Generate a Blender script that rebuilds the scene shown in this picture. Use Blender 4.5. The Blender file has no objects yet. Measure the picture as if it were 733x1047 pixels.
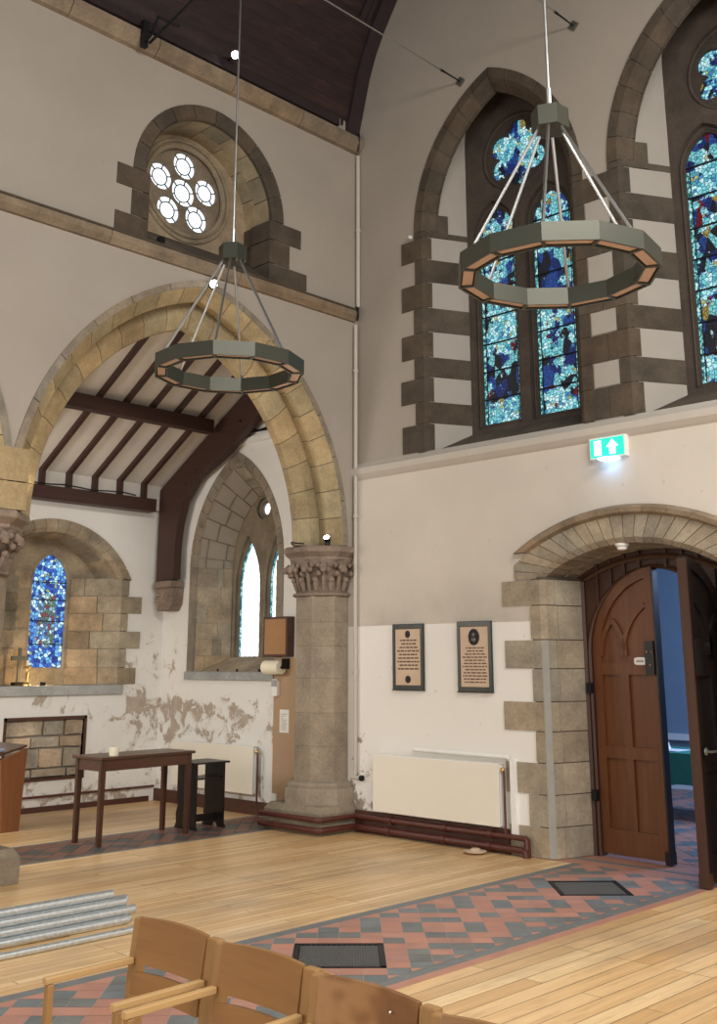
import bpy, bmesh, math, random
from mathutils import Vector, Matrix
from mathutils.geometry import tessellate_polygon
S = bpy.context.scene
COL = S.collection
PI = math.pi
rnd = random.Random(7)

# ------------------------------------------------------------------ materials
class NT:
    def __init__(s, name, rough=.8, metal=0.0):
        s.m = bpy.data.materials.new(name); s.m.use_nodes = True
        s.t = s.m.node_tree; s.n = s.t.nodes; s.l = s.t.links
        s.b = s.n['Principled BSDF']; s.b.inputs['Roughness'].default_value = rough
        s.b.inputs['Metallic'].default_value = metal
        s.g = s.n.new('ShaderNodeNewGeometry'); s.pos = s.g.outputs['Position']
    def put(s, sock, v):
        if hasattr(v, 'links') or isinstance(v, bpy.types.NodeSocket): s.l.new(v, sock)
        elif isinstance(v, (tuple, list)) and len(v) == 3 and sock.type == 'RGBA': sock.default_value = (*v, 1)
        else: sock.default_value = v
    def mapping(s, scale=(1, 1, 1), rot=(0, 0, 0), loc=(0, 0, 0), v=None):
        k = s.n.new('ShaderNodeMapping'); s.l.new(v or s.pos, k.inputs[0])
        k.inputs['Scale'].default_value = scale; k.inputs['Rotation'].default_value = rot; k.inputs['Location'].default_value = loc
        return k.outputs[0]
    def noise(s, scale, detail=4, rough=.55, v=None, dist=0):
        k = s.n.new('ShaderNodeTexNoise'); s.l.new(v or s.pos, k.inputs['Vector'])
        k.inputs['Scale'].default_value = scale; k.inputs['Detail'].default_value = detail
        k.inputs['Roughness'].default_value = rough; k.inputs['Distortion'].default_value = dist
        return k.outputs['Fac']
    def ramp(s, fac, stops, interp='LINEAR'):
        k = s.n.new('ShaderNodeValToRGB'); s.l.new(fac, k.inputs[0]); cr = k.color_ramp; cr.interpolation = interp
        while len(cr.elements) > 1: cr.elements.remove(cr.elements[-1])
        for i, (p, c) in enumerate(stops):
            e = cr.elements[0] if i == 0 else cr.elements.new(p)
            e.position = p; e.color = (*c, 1) if len(c) == 3 else c
        return k.outputs[0]
    def mix(s, fac, a, b, mode='MIX'):
        k = s.n.new('ShaderNodeMix'); k.data_type = 'RGBA'; k.blend_type = mode
        s.put(k.inputs[0], fac); s.put(k.inputs[6], a); s.put(k.inputs[7], b)
        return k.outputs[2]
    def math(s, op, a, b=0.0, c=None, clamp=False):
        k = s.n.new('ShaderNodeMath'); k.operation = op; k.use_clamp = clamp
        s.put(k.inputs[0], a); s.put(k.inputs[1], b)
        if c is not None: s.put(k.inputs[2], c)
        return k.outputs[0]
    def sep(s, v=None):
        k = s.n.new('ShaderNodeSeparateXYZ'); s.l.new(v or s.pos, k.inputs[0]); return k.outputs
    def comb(s, x, y, z=0.0):
        k = s.n.new('ShaderNodeCombineXYZ'); s.put(k.inputs[0], x); s.put(k.inputs[1], y); s.put(k.inputs[2], z); return k.outputs[0]
    def tint(s):
        k = s.n.new('ShaderNodeAttribute'); k.attribute_name = 'tint'; return k.outputs['Color']
    def color(s, c): s.put(s.b.inputs['Base Color'], c); return s
    def bump(s, h, strength=.3, dist=.01):
        k = s.n.new('ShaderNodeBump'); s.l.new(h, k.inputs['Height'])
        k.inputs['Strength'].default_value = strength; k.inputs['Distance'].default_value = dist
        s.l.new(k.outputs[0], s.b.inputs['Normal']); return s
    def emit(s, c, st):
        s.put(s.b.inputs['Emission Color'], c); s.put(s.b.inputs['Emission Strength'], st); return s

def flat(name, c, rough=.6, metal=0.0, var=.12, sc=8):
    k = NT(name, rough, metal)
    k.color(k.mix(k.noise(sc, 5), tuple(x*(1-var) for x in c), tuple(min(1, x*(1+var)) for x in c)))
    return k.m

def stone(name, c, var=.3, bs=.35, mort=.45):
    k = NT(name, .9)
    n1 = k.noise(3.5, 6, .65); n2 = k.noise(38, 5, .6)
    a = k.mix(k.ramp(n1, [(.32, (0, 0, 0)), (.68, (1, 1, 1))]), tuple(x*(1-var) for x in c), tuple(min(1, x*(1+var*.8)) for x in c))
    a = k.mix(.35, a, k.ramp(n2, [(.3, (.35, .33, .3)), (.7, (1, 1, 1))]), 'MULTIPLY')
    a = k.mix(1.0, a, k.tint(), 'MULTIPLY')
    k.color(a); k.bump(k.math('ADD', n2, k.math('MULTIPLY', n1, .6)), bs, .012)
    return k.m

def plaster(name, c, c2=None, zs=None, peel=False):
    k = NT(name, .92)
    n = k.noise(1.1, 5, .6); n2 = k.noise(60, 3)
    base = k.mix(k.ramp(n, [(.3, (0, 0, 0)), (.7, (1, 1, 1))]), tuple(x*.93 for x in c), tuple(x*1.04 for x in c))
    z = k.sep()[2]
    if c2:
        zz = k.math('ADD', z, k.math('MULTIPLY', k.noise(.8), .03))
        f = k.math('LESS_THAN', zz, zs)
        low = k.mix(n, tuple(x*.96 for x in c2), tuple(min(1, x*1.03) for x in c2))
        # stain band above the lower paint; floodlight shade painted in near the corner
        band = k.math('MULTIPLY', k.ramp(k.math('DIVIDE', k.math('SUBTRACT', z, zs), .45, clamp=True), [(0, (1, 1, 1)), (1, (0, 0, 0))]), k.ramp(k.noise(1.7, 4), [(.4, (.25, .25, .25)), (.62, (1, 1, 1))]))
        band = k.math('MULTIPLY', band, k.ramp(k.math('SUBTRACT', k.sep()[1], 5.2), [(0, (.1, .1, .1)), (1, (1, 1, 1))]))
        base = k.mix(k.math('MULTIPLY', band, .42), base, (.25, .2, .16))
        y_ = k.sep()[1]
        near = k.math('MULTIPLY', k.math('GREATER_THAN', y_, 5.9), k.ramp(k.math('SUBTRACT', y_, 7.2), [(0, (.0, .0, .0)), (.7, (1, 1, 1))]))
        dn = k.math('ADD', k.noise(7, 7, .7), k.ramp(k.math('DIVIDE', z, 1.2), [(0, (.22, .22, .22)), (.2, (.16, .16, .16)), (.26, (0, 0, 0)), (1, (0, 0, 0))]))
        dn = k.math('SUBTRACT', dn, .10)
        dn = k.math('ADD', dn, k.math('MULTIPLY', near, k.ramp(k.math('DIVIDE', z, 1.2), [(0, (.16, .16, .16)), (.75, (.15, .15, .15)), (.9, (0, 0, 0))])))
        low = k.mix(k.ramp(dn, [(.59, (0, 0, 0)), (.62, (1, 1, 1))]), low, k.mix(k.noise(12, 4), (.20, .15, .11), (.50, .43, .36)))
        base = k.mix(f, base, low)
    if peel:
        y = k.sep()[1]; x = k.sep()[0]
        # damp: bare patches low on the wall and around the aisle corner
        n3 = k.noise(4.2, 8, .68, dist=.5)
        zf = k.ramp(k.math('DIVIDE', z, 2.4), [(0, (.20, .20, .20)), (.12, (.16, .16, .16)), (.2, (.09, .09, .09)), (.5, (.09, .09, .09)), (.6, (.02, .02, .02)), (1, (0, 0, 0))])
        zm = k.ramp(k.math('DIVIDE', z, 2.4), [(.28, (0, 0, 0)), (.33, (.10, .10, .10)), (.46, (.10, .10, .10)), (.52, (0, 0, 0))])
        zc = k.ramp(k.math('DIVIDE', z, 2.8), [(.2, (0, 0, 0)), (.3, (.11, .11, .11)), (.65, (.12, .12, .12)), (.85, (0, 0, 0))])
        endw = k.math('LESS_THAN', y, 11.05)
        cd = k.math('ADD', k.math('ABSOLUTE', k.math('SUBTRACT', x, 8.02)), k.math('ABSOLUTE', k.math('SUBTRACT', y, 11.28)))
        corner = k.ramp(cd, [(.25, (1, 1, 1)), (.75, (0, 0, 0))])
        v = k.math('ADD', k.math('SUBTRACT', n3, .135), zf)
        v = k.math('ADD', v, k.math('MULTIPLY', zm, endw))
        v = k.math('ADD', v, k.math('MULTIPLY', zc, corner))
        f = k.ramp(v, [(.585, (0, 0, 0)), (.605, (1, 1, 1))])
        f2 = k.ramp(v, [(.545, (0, 0, 0)), (.555, (1, 1, 1))])
        base = k.mix(k.math('MULTIPLY', f2, .5), base, (.62, .58, .52))
        base = k.mix(f, base, k.mix(k.noise(9, 5), (.30, .235, .18), (.58, .50, .42)))
        k.bump(k.math('SUBTRACT', k.math('MULTIPLY', n2, .2), f), .5, .006)
    else:
        k.bump(k.math('ADD', n2, k.math('MULTIPLY', k.noise(6), 2)), .12, .004)
    # hairline blemishes
    sp = k.ramp(k.noise(13, 3, .5), [(.70, (0, 0, 0)), (.75, (1, 1, 1))])
    base = k.mix(k.math('MULTIPLY', sp, .25), base, (.3, .25, .2))
    k.color(base)
    return k.m

def wood(name, c, axis=2, rough=.45, var=.28, sc=14, st=.06):
    k = NT(name, rough)
    s = [sc]*3; s[axis] = sc*st
    v = k.mapping(tuple(s))
    n = k.noise(1, 5, .6, v, .6); n2 = k.noise(5, 3, .6, v)
    f = k.math('ADD', k.math('MULTIPLY', n, .7), k.math('MULTIPLY', n2, .3))
    a = k.ramp(f, [(.3, tuple(x*(1-var) for x in c)), (.5, c), (.72, tuple(min(1, x*(1+var)) for x in c))])
    k.color(a); k.bump(n2, .08, .002)
    return k.m

M = {}
M['wall'] = plaster('nave_plaster', (.36, .318, .274), None)
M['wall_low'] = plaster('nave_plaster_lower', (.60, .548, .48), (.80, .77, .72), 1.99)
M['wall_white'] = plaster('white_plaster', (.72, .69, .64))
M['wall_aisle'] = plaster('aisle_plaster', (.78, .765, .73), peel=True)
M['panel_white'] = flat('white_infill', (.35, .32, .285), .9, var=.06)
M['stone_dark'] = stone('stone_dark', (.085, .063, .044), .35)
M['stone_blind'] = stone('stone_tracery', (.07, .053, .042), .3)
M['stone_arch'] = stone('stone_arch', (.37, .285, .16), .3)
M['stone_soffit'] = stone('stone_soffit', (.33, .265, .165), .3)
M['stone_grey'] = stone('stone_grey', (.27, .225, .17), .3)
M['stone_pier'] = stone('stone_pier', (.32, .265, .20), .25)
M['stone_cap'] = stone('stone_capital', (.27, .205, .16), .3, .8)
M['stone_door'] = stone('stone_door', (.37, .315, .235), .28)
M['stone_aisle'] = stone('stone_aisle', (.36, .29, .20), .38, .7)
M['stone_pale'] = stone('stone_cornice', (.27, .205, .14), .3)
M['rubble'] = stone('rubble_stone', (.50, .40, .29), .4, 1.0)
M['mortar'] = flat('mortar', (.09, .072, .055), .95)
M['mortar_pale'] = flat('mortar_pale', (.30, .26, .21), .95)
M['sill'] = stone('sill_stone', (.40, .40, .385), .2)
M['beam'] = wood('roof_beam_wood', (.05, .02, .014), 0, .55)
M['beam_y'] = wood('roof_rafter_wood', (.05, .02, .013), 1, .55)
M['door_wood'] = wood('door_oak', (.125, .043, .014), 2, .4, .3, 18)
M['door_dark'] = wood('door_frame_oak', (.05, .019, .009), 2, .45)
M['table_wood'] = wood('table_mahogany', (.075, .028, .014), 0, .3, .3, 20)
M['table_leg_wood'] = wood('table_leg_mahogany', (.06, .022, .012), 2, .35, .3, 20)
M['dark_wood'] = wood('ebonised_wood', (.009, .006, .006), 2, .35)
M['lectern_wood'] = wood('lectern_oak', (.19, .07, .022), 2, .4)
M['chair_wood'] = wood('chair_beech', (.245, .122, .043), 1, .38, .16, 16)
M['chair_leg'] = wood('chair_beech_leg', (.30, .165, .062), 2, .38, .14, 16)
M['chair_arm'] = wood('chair_beech_arm', (.46, .29, .13), 0, .38, .12, 16)  # paler beech: light falling on the arm tops put into the colour
k = NT('burr_panel', .42)
v = k.mapping((7, 9, 16)); w = k.n.new('ShaderNodeTexWave'); k.l.new(v, w.inputs[0]); w.inputs['Scale'].default_value = .5; w.inputs['Distortion'].default_value = 9; w.inputs['Detail'].default_value = 2
k.color(k.ramp(w.outputs['Fac'], [(0, (.17, .075, .028)), (.5, (.24, .115, .042)), (1, (.30, .155, .06))])); M['burr'] = k.m
M['cane'] = flat('woven_seat', (.75, .66, .48), .8)
M['white_paint'] = flat('white_paint', (.82, .81, .78), .45, var=.03)
M['cream_pipe'] = flat('cream_paint', (.50, .46, .41), .6, var=.06)
M['radiator'] = flat('radiator_enamel', (.80, .755, .65), .35, var=.02, sc=2)
M['steel'] = flat('brushed_steel', (.60, .60, .60), .35, 1.0, .06)
M['ring'] = flat('grey_green_powder_coat', (.055, .057, .043), .4, .4, .08)
M['ring_under'] = flat('led_diffuser', (.60, .42, .33), .5, 0, .15, 60)
M['iron'] = flat('black_iron', (.02, .02, .025), .5, .6)
M['galv'] = flat('galvanised_steel', (.60, .64, .66), .34, .75, .35, 40)
M['pipe_red'] = flat('oxide_red_pipe', (.085, .02, .014), .4, 0, .25)
M['brass'] = flat('brass', (.75, .5, .2), .3, 1.0)
M['bronze'] = flat('dark_bronze', (.16, .16, .14), .5, .7)
def tinted(name, c, rough, var, sc):
    k = NT(name, rough); k.color(k.mix(1.0, k.mix(k.noise(sc, 5), tuple(x*(1-var) for x in c), tuple(min(1, x*(1+var)) for x in c)), k.tint(), 'MULTIPLY')); return k.m
M['slate'] = tinted('slate_tile', (.155, .17, .172), .5, .4, 6)
M['redtile'] = tinted('red_quarry_tile', (.43, .21, .155), .5, .25, 5)
M['worn'] = flat('worn_pale_arris', (.30, .29, .26), .85, var=.2)
M['grout'] = flat('tile_grout', (.42, .33, .29), .8)
M['grate'] = flat('cast_iron_grate', (.17, .17, .165), .5, .5)
M['pit'] = flat('duct_shadow', (.02, .02, .02), .9)
M['hard'] = flat('hardboard', (.42, .28, .165), .7, var=.06)
M['cork'] = flat('tan_board', (.36, .19, .085), .75, var=.08)
M['paper'] = flat('paper', (.82, .80, .76), .8, var=.02)
M['green_marble'] = flat('green_black_marble', (.022, .026, .021), .3, 0, .6, 26)
M['alabaster'] = flat('alabaster', (.58, .43, .31), .5, 0, .12)
M['ink'] = flat('dark_lettering', (.12, .07, .045), .7)
M['candle'] = flat('candle_wax', (.85, .80, .62), .5, var=.03)
M['teal_cloth'] = flat('teal_tablecloth', (.03, .22, .17), .8)
M['blue_wall'] = flat('back_room_wall', (.23, .30, .37), .8, var=.05)
M['skirt'] = wood('skirting_brown', (.075, .027, .018), 0, .5)
M['book'] = flat('blue_cover', (.25, .32, .45), .6)

# --- floor boards (run along X)
k = NT('pine_boards', .36)
x, y, z = k.sep()
wide = k.math('LESS_THAN', y, 4.6)
bt = k.n.new('ShaderNodeTexBrick'); k.l.new(k.comb(x, k.math('MULTIPLY', y, k.math('ADD', 1.75, k.math('MULTIPLY', wide, -.75)))), bt.inputs['Vector'])
bt.inputs['Scale'].default_value = 1; bt.inputs['Brick Width'].default_value = 1.9; bt.inputs['Row Height'].default_value = .118
bt.inputs['Mortar Size'].default_value = .0035; bt.inputs['Mortar Smooth'].default_value = .2; bt.offset = .37; bt.offset_frequency = 3
bt.inputs['Color1'].default_value = (0, 0, 0, 1); bt.inputs['Color2'].default_value = (1, 1, 1, 1); bt.inputs['Mortar'].default_value = (.5, .5, .5, 1)
tone = k.ramp(bt.outputs['Color'], [(0, (.65, .415, .195)), (.5, (.76, .51, .26)), (1, (.85, .63, .36))])
gr = k.noise(1, 5, .6, k.mapping((1.3, 26, 1)), .8)
tone = k.mix(.55, tone, k.ramp(gr, [(.3, (.72, .62, .5)), (.6, (1, 1, 1))]), 'MULTIPLY')
st = k.noise(.9, 5, .6, k.mapping((.6, 1.3, 1)))
tone = k.mix(k.math('MULTIPLY', k.ramp(st, [(.50, (0, 0, 0)), (.70, (1, 1, 1))]), .65), tone, (.36, .26, .17))
sp_ = k.noise(7, 6, .7, k.mapping((.35, 2.2, 1)))
tone = k.mix(k.math('MULTIPLY', k.ramp(sp_, [(.52, (0, 0, 0)), (.66, (1, 1, 1))]), .4), tone, (.40, .25, .12))
f = k.math('MULTIPLY', bt.outputs['Fac'], .8)
k.color(k.mix(f, tone, (.13, .075, .035))); k.bump(k.math('MULTIPLY', bt.outputs['Fac'], -1), .4, .004)
M['boards'] = k.m
# --- nave ceiling planks
k = NT('ceiling_planks', .5)
x, y, z = k.sep()
f = k.math('LESS_THAN', k.math('FRACT', k.math('DIVIDE', k.math('ADD', z, k.math('MULTIPLY', y, -.35)), .16)), .07)
n = k.noise(1, 5, .6, k.mapping((2.2, 9, 9)), .6)
c = k.ramp(n, [(.3, (.016, .008, .009)), (.55, (.032, .016, .016)), (.75, (.065, .03, .026))])
k.color(k.mix(f, c, (.012, .008, .008))); M['planks'] = k.m
M['rib'] = wood('rib_wood', (.028, .016, .02), 2, .5)

# --- glass
def glass_mat(name, kind, strength):
    k = NT(name, .3)
    x, y, z = k.sep()
    hor = y if kind != 'back' else x
    v = k.comb(hor, z)
    vo = k.n.new('ShaderNodeTexVoronoi'); vo.voronoi_dimensions = '2D'; k.l.new(v, vo.inputs['Vector'])
    ve = k.n.new('ShaderNodeTexVoronoi'); ve.voronoi_dimensions = '2D'; ve.feature = 'DISTANCE_TO_EDGE'; k.l.new(v, ve.inputs['Vector'])
    sc = {'figure': 27, 'back': 26}.get(kind, 8)
    for q in (vo, ve): q.inputs['Scale'].default_value = sc
    rc = k.sep(vo.outputs['Color'])
    if kind == 'figure':
        big = k.noise(4.2, 4, .65, v); r = rc[0]
        pale = k.ramp(r, [(0, (.20, .66, .74)), (.30, (.42, .88, .95)), (.52, (.10, .42, .55)), (.66, (.62, .95, 1)), (.86, (.06, .25, .50)), (.93, (.45, .48, .22)), (.97, (.62, .95, .9))], 'CONSTANT')
        vc = k.n.new('ShaderNodeTexVoronoi'); vc.voronoi_dimensions = '2D'; k.l.new(k.mapping((1, .55, 1), v=v), vc.inputs['Vector']); vc.inputs['Scale'].default_value = 15
        r2_ = k.sep(vc.outputs['Color'])[0]
        deep = k.ramp(r2_, [(0, (.012, .03, .16)), (.22, (.01, .012, .02)), (.48, (.17, .006, .012)), (.57, (.02, .07, .30)), (.72, (.20, .60, .65)), (.84, (.01, .015, .03)), (.96, (.35, .27, .06))], 'CONSTANT')
        # figure scenes below inscription bands
        zz = k.math('FRACT', k.math('DIVIDE', z, .98))
        bias = k.ramp(zz, [(0, (.0, .0, .0)), (.30, (.0, .0, .0)), (.36, (.14, .14, .14)), (.75, (.10, .10, .10)), (.9, (-.05, -.05, -.05))])
        c = k.mix(k.ramp(k.math('ADD', big, bias), [(.535, (0, 0, 0)), (.56, (1, 1, 1))]), pale, deep)
        lead = k.ramp(ve.outputs['Distance'], [(.035, (0, 0, 0)), (.09, (1, 1, 1))])
        shade = k.ramp(k.noise(55, 3, .7, v), [(.35, (.35, .35, .35)), (.6, (1, 1, 1))])
        c = k.mix(1.0, c, shade, 'MULTIPLY')
    elif kind == 'back':
        r = rc[0]; big = k.noise(5, 3, .6, v)
        inx = k.math('LESS_THAN', k.math('ABSOLUTE', k.math('SUBTRACT', hor, 6.70)), .115); inz = k.math('LESS_THAN', k.math('ABSOLUTE', k.math('SUBTRACT', z, 2.12)), .30)
        big = k.math('ADD', k.math('MULTIPLY', big, .45), k.math('MULTIPLY', k.math('MULTIPLY', inx, inz), .36))
        a = k.ramp(r, [(0, (.04, .12, .55)), (.25, (.02, .05, .30)), (.45, (.18, .50, .85)), (.65, (.10, .30, .70)), (.80, (.60, .85, .95)), (.93, (.3, .4, .25))], 'CONSTANT')
        b = k.ramp(r, [(0, (.12, .20, .13)), (.25, (.22, .07, .08)), (.45, (.25, .45, .60)), (.65, (.10, .16, .28)), (.85, (.6, .8, .8))], 'CONSTANT')
        c = k.mix(k.ramp(big, [(.50, (0, 0, 0)), (.54, (1, 1, 1))]), a, b)
        lead = k.ramp(ve.outputs['Distance'], [(.04, (0, 0, 0)), (.10, (1, 1, 1))])
    else:
        # clear diamond quarries
        a = k.math('FRACT', k.math('DIVIDE', k.math('ADD', hor, k.math('MULTIPLY', z, .7)), .085))
        b = k.math('FRACT', k.math('DIVIDE', k.math('SUBTRACT', hor, k.math('MULTIPLY', z, .7)), .085))
        g = k.math('MINIMUM', k.math('MINIMUM', a, k.math('SUBTRACT', 1.0, a)), k.math('MINIMUM', b, k.math('SUBTRACT', 1.0, b)))
        lead = k.ramp(g, [(.04, (.32, .42, .47)), (.10, (1, 1, 1))])
        c = k.ramp(k.noise(6, 3, .5, v), [(.3, (.80, .93, .95)), (.6, (1, 1, 1))])
    col = k.mix(1.0, c, lead, 'MULTIPLY')
    k.color((.01, .01, .012)); k.emit(col, strength)
    return k.m
M['glass_figure'] = glass_mat('stained_glass_figures', 'figure', 1.15)
M['glass_back'] = glass_mat('stained_glass_blue', 'back', 1.1)
M['glass_clear'] = glass_mat('leaded_clear_glass', 'clear', 1.9)
k = NT('border_glass', .3); k.color((.01, .01, .01)); v = k.noise(30, 2); k.emit(k.ramp(v, [(.42, (.02, .1, .12)), (.5, (.2, .6, .6)), (.6, (.7, .95, .9))], 'CONSTANT'), .9); M['glass_border'] = k.m
k = NT('blue_green_border_glass', .3); k.color((.01, .01, .01)); v = k.noise(26, 2); k.emit(k.ramp(v, [(.40, (.03, .16, .2)), (.5, (.15, .45, .5)), (.58, (.6, .85, .9))], 'CONSTANT'), .9); M['glass_edge'] = k.m
def emis(name, c, s):
    k = NT(name, .4); k.color(tuple(x*.5 for x in c)); k.emit(c, s); return k.m
M['bright'] = emis('bright_window_glass', (.86, .95, 1), 1.25)
M['led'] = emis('led_lens', (1, .97, .93), 30)
M['led_warm'] = emis('led_lens_soft', (1, .95, .85), 12)
M['sign_green'] = emis('exit_sign_green', (.02, .62, .42), 1.3)
M['sign_white'] = emis('exit_sign_white', (.8, 1, .97), 1.7)

# ------------------------------------------------------------------ geometry helpers
def FY(Y): return lambda u, v, w: (u, Y + w, v)        # wall facing -Y: u = X, v = Z
def FX(X): return lambda u, v, w: (X + w, u, v)        # wall facing -X: u = Y, v = Z
def FZ(Z): return lambda u, v, w: (u, v, Z + w)        # level: u = X, v = Y
def ID(x, y, z): return (x, y, z)

class G:
    def __init__(s): s.v = []; s.f = []; s.mi = []; s.t = []; s.T = (1, 1, 1); s.m = 0
    def face(s, pts, mi=None, t=None):
        b = len(s.v); s.v += [tuple(p) for p in pts]; s.f.append(tuple(range(b, b+len(pts))))
        s.mi.append(s.m if mi is None else mi); s.t.append(t or s.T)
    def grid(s, vs, fs, mi=None, t=None):
        b = len(s.v); s.v += [tuple(p) for p in vs]
        for f in fs: s.f.append(tuple(b+i for i in f)); s.mi.append(s.m if mi is None else mi); s.t.append(t or s.T)
    def prism(s, fr, outer, w0, w1, holes=(), mi=None, t=None, front=True, back=True):
        loops = [outer] + list(holes); allp = [p for l in loops for p in l]
        tri = tessellate_polygon([[Vector((p[0], p[1], 0)) for p in l] for l in loops])
        n = len(allp); vs = [fr(p[0], p[1], w0) for p in allp] + [fr(p[0], p[1], w1) for p in allp]
        fs = []
        if len(loops) == 1 and len(outer) <= 4:
            tri = [tuple(range(len(outer)))]
        if front: fs += [tuple(t_) for t_ in tri]
        if back: fs += [tuple(n+i for i in reversed(t_)) for t_ in tri]
        b = 0
        for l in loops:
            m = len(l)
            for i in range(m): fs.append((b+i, b+(i+1) % m, n+b+(i+1) % m, n+b+i))
            b += m
        s.grid(vs, fs, mi, t)
    def box(s, x0, x1, y0, y1, z0, z1, mi=None, t=None, fr=ID):
        vs = [fr(x, y, z) for x in (x0, x1) for y in (y0, y1) for z in (z0, z1)]
        s.grid(vs, [(0, 1, 3, 2), (4, 6, 7, 5), (0, 4, 5, 1), (2, 3, 7, 6), (0, 2, 6, 4), (1, 5, 7, 3)], mi, t)
    def bar(s, p, q, a, b=None, up=(0, 0, 1), a2=None, b2=None, mi=None, t=None):
        b = b or a; a2 = a2 or a; b2 = b2 or b
        p = Vector(p); q = Vector(q); d = (q-p).normalized(); U = Vector(up)
        sx = d.cross(U)
        if sx.length < 1e-4: sx = d.cross(Vector((0, 1, 0)))
        sx.normalize(); sy = sx.cross(d)
        vs = [c + sx*i*w/2 + sy*j*h/2 for c, w, h in ((p, a, b), (q, a2, b2)) for i, j in ((-1, -1), (1, -1), (1, 1), (-1, 1))]
        s.grid(vs, [(0, 1, 2, 3), (7, 6, 5, 4), (0, 4, 5, 1), (1, 5, 6, 2), (2, 6, 7, 3), (3, 7, 4, 0)], mi, t)
    def tube(s, pts, r, n=10, caps=True, mi=None, t=None, closed=False):
        P = [Vector(p) for p in pts]; m = len(P); rs = r if isinstance(r, (list, tuple)) else [r]*m
        vs = []; prev = None
        for i in range(m):
            if closed: d = P[(i+1) % m]-P[i-1]
            else: d = P[min(i+1, m-1)]-P[max(i-1, 0)]
            d.normalize()
            if prev is None:
                a = d.cross(Vector((0, 0, 1)));
                if a.length < 1e-3: a = d.cross(Vector((0, 1, 0)))
            else: a = prev - d*prev.dot(d)
            a.normalize(); prev = a; b = d.cross(a)
            vs += [P[i] + (a*math.cos(2*PI*j/n)+b*math.sin(2*PI*j/n))*rs[i] for j in range(n)]
        fs = []
        for i in range(m if closed else m-1):
            for j in range(n):
                i2 = (i+1) % m; fs.append((i*n+j, i*n+(j+1) % n, i2*n+(j+1) % n, i2*n+j))
        if caps and not closed: fs += [tuple(range(n))[::-1], tuple(range((m-1)*n, m*n))]
        s.grid(vs, fs, mi, t)
    def lathe(s, prof, c=(0, 0, 0), n=16, rot=0, mi=None, t=None, a0=0, a1=2*PI, axis=None):
        full = abs(a1-a0-2*PI) < 1e-6; vs = []; k = n if full else n+1
        for r, z in prof:
            for j in range(k):
                a = a0+(a1-a0)*j/n+rot
                vs.append((c[0]+r*math.cos(a), c[1]+r*math.sin(a), c[2]+z))
        fs = []
        for i in range(len(prof)-1):
            for j in range(n):
                j2 = (j+1) % k; fs.append((i*k+j, i*k+j2, (i+1)*k+j2, (i+1)*k+j))
        if full:
            fs.append(tuple(range(k))[::-1]); fs.append(tuple(range((len(prof)-1)*k, len(prof)*k)))
        if axis: vs = [axis(Vector(q)-Vector(c)) for q in vs]
        s.grid(vs, fs, mi, t)
    def ball(s, c, r, n=8, sc=(1, 1, 1), mi=None, t=None):
        prof = [(math.sin(PI*i/n), -math.cos(PI*i/n)) for i in range(n+1)]
        vs = []; m = n*2
        for a, b in prof:
            for j in range(m): vs.append((c[0]+r*sc[0]*a*math.cos(2*PI*j/m), c[1]+r*sc[1]*a*math.sin(2*PI*j/m), c[2]+r*sc[2]*b))
        fs = [(i*m+j, i*m+(j+1) % m, (i+1)*m+(j+1) % m, (i+1)*m+j) for i in range(n) for j in range(m)]
        s.grid(vs, fs, mi, t)
    def build(s, name, mats, parent=None, smooth=False, bevel=0):
        if not isinstance(mats, (list, tuple)): mats = [mats]
        me = bpy.data.meshes.new(name); me.from_pydata(s.v, [], s.f)
        for m in mats: me.materials.append(m)
        me.polygons.foreach_set('material_index', s.mi)
        ca = me.color_attributes.new('tint', 'FLOAT_COLOR', 'CORNER')
        data = []
        for p, t in zip(me.polygons, s.t): data += [t[0], t[1], t[2], 1.0]*p.loop_total
        ca.data.foreach_set('color', data)
        bm = bmesh.new(); bm.from_mesh(me)
        bmesh.ops.remove_doubles(bm, verts=bm.verts, dist=1e-6) if smooth else None
        bmesh.ops.recalc_face_normals(bm, faces=bm.faces)
        bm.to_mesh(me); bm.free()
        if smooth:
            me.polygons.foreach_set('use_smooth', [True]*len(me.polygons))
            try: me.set_sharp_from_angle(angle=math.radians(40))
            except Exception: pass
        o = bpy.data.objects.new(name, me); COL.objects.link(o)
        if parent: o.parent = parent
        if bevel:
            b = o.modifiers.new('bevel', 'BEVEL'); b.width = bevel; b.segments = 2; b.limit_method = 'ANGLE'; b.angle_limit = math.radians(50)
        return o

def tintr(v=.18, warm=.06):
    a = 1+rnd.uniform(-v, v); b = rnd.uniform(-warm, warm)
    return (a*(1+b), a, a*(1-b))
def empty(name, loc=(0, 0, 0), label=None, cat=None, group=None, kind=None, rz=0):
    o = bpy.data.objects.new(name, None); COL.objects.link(o); o.location = loc; o.rotation_euler = (0, 0, rz); o.empty_display_size = .1
    return tag(o, label, cat, group, kind)
def tag(o, label=None, cat=None, group=None, kind=None):
    if label: o['label'] = label
    if cat: o['category'] = cat
    if group: o['group'] = group
    if kind: o['kind'] = kind
    return o
def struct(o): o['kind'] = 'structure'; return o
def copy_tree(o, parent=None):
    c = o.copy(); COL.objects.link(c)
    if parent: c.parent = parent
    for ch in list(o.children): copy_tree(ch, c)
    return c
def sub(o, m):           # a piece of a part: child of the part's mesh
    o.parent = m; o.location = (0, 0, 0); return o
def reparent(o, p):      # children modelled in world space under an Empty that stands at its base
    o.parent = p; o.location = -Vector(p.location)
    return o

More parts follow.
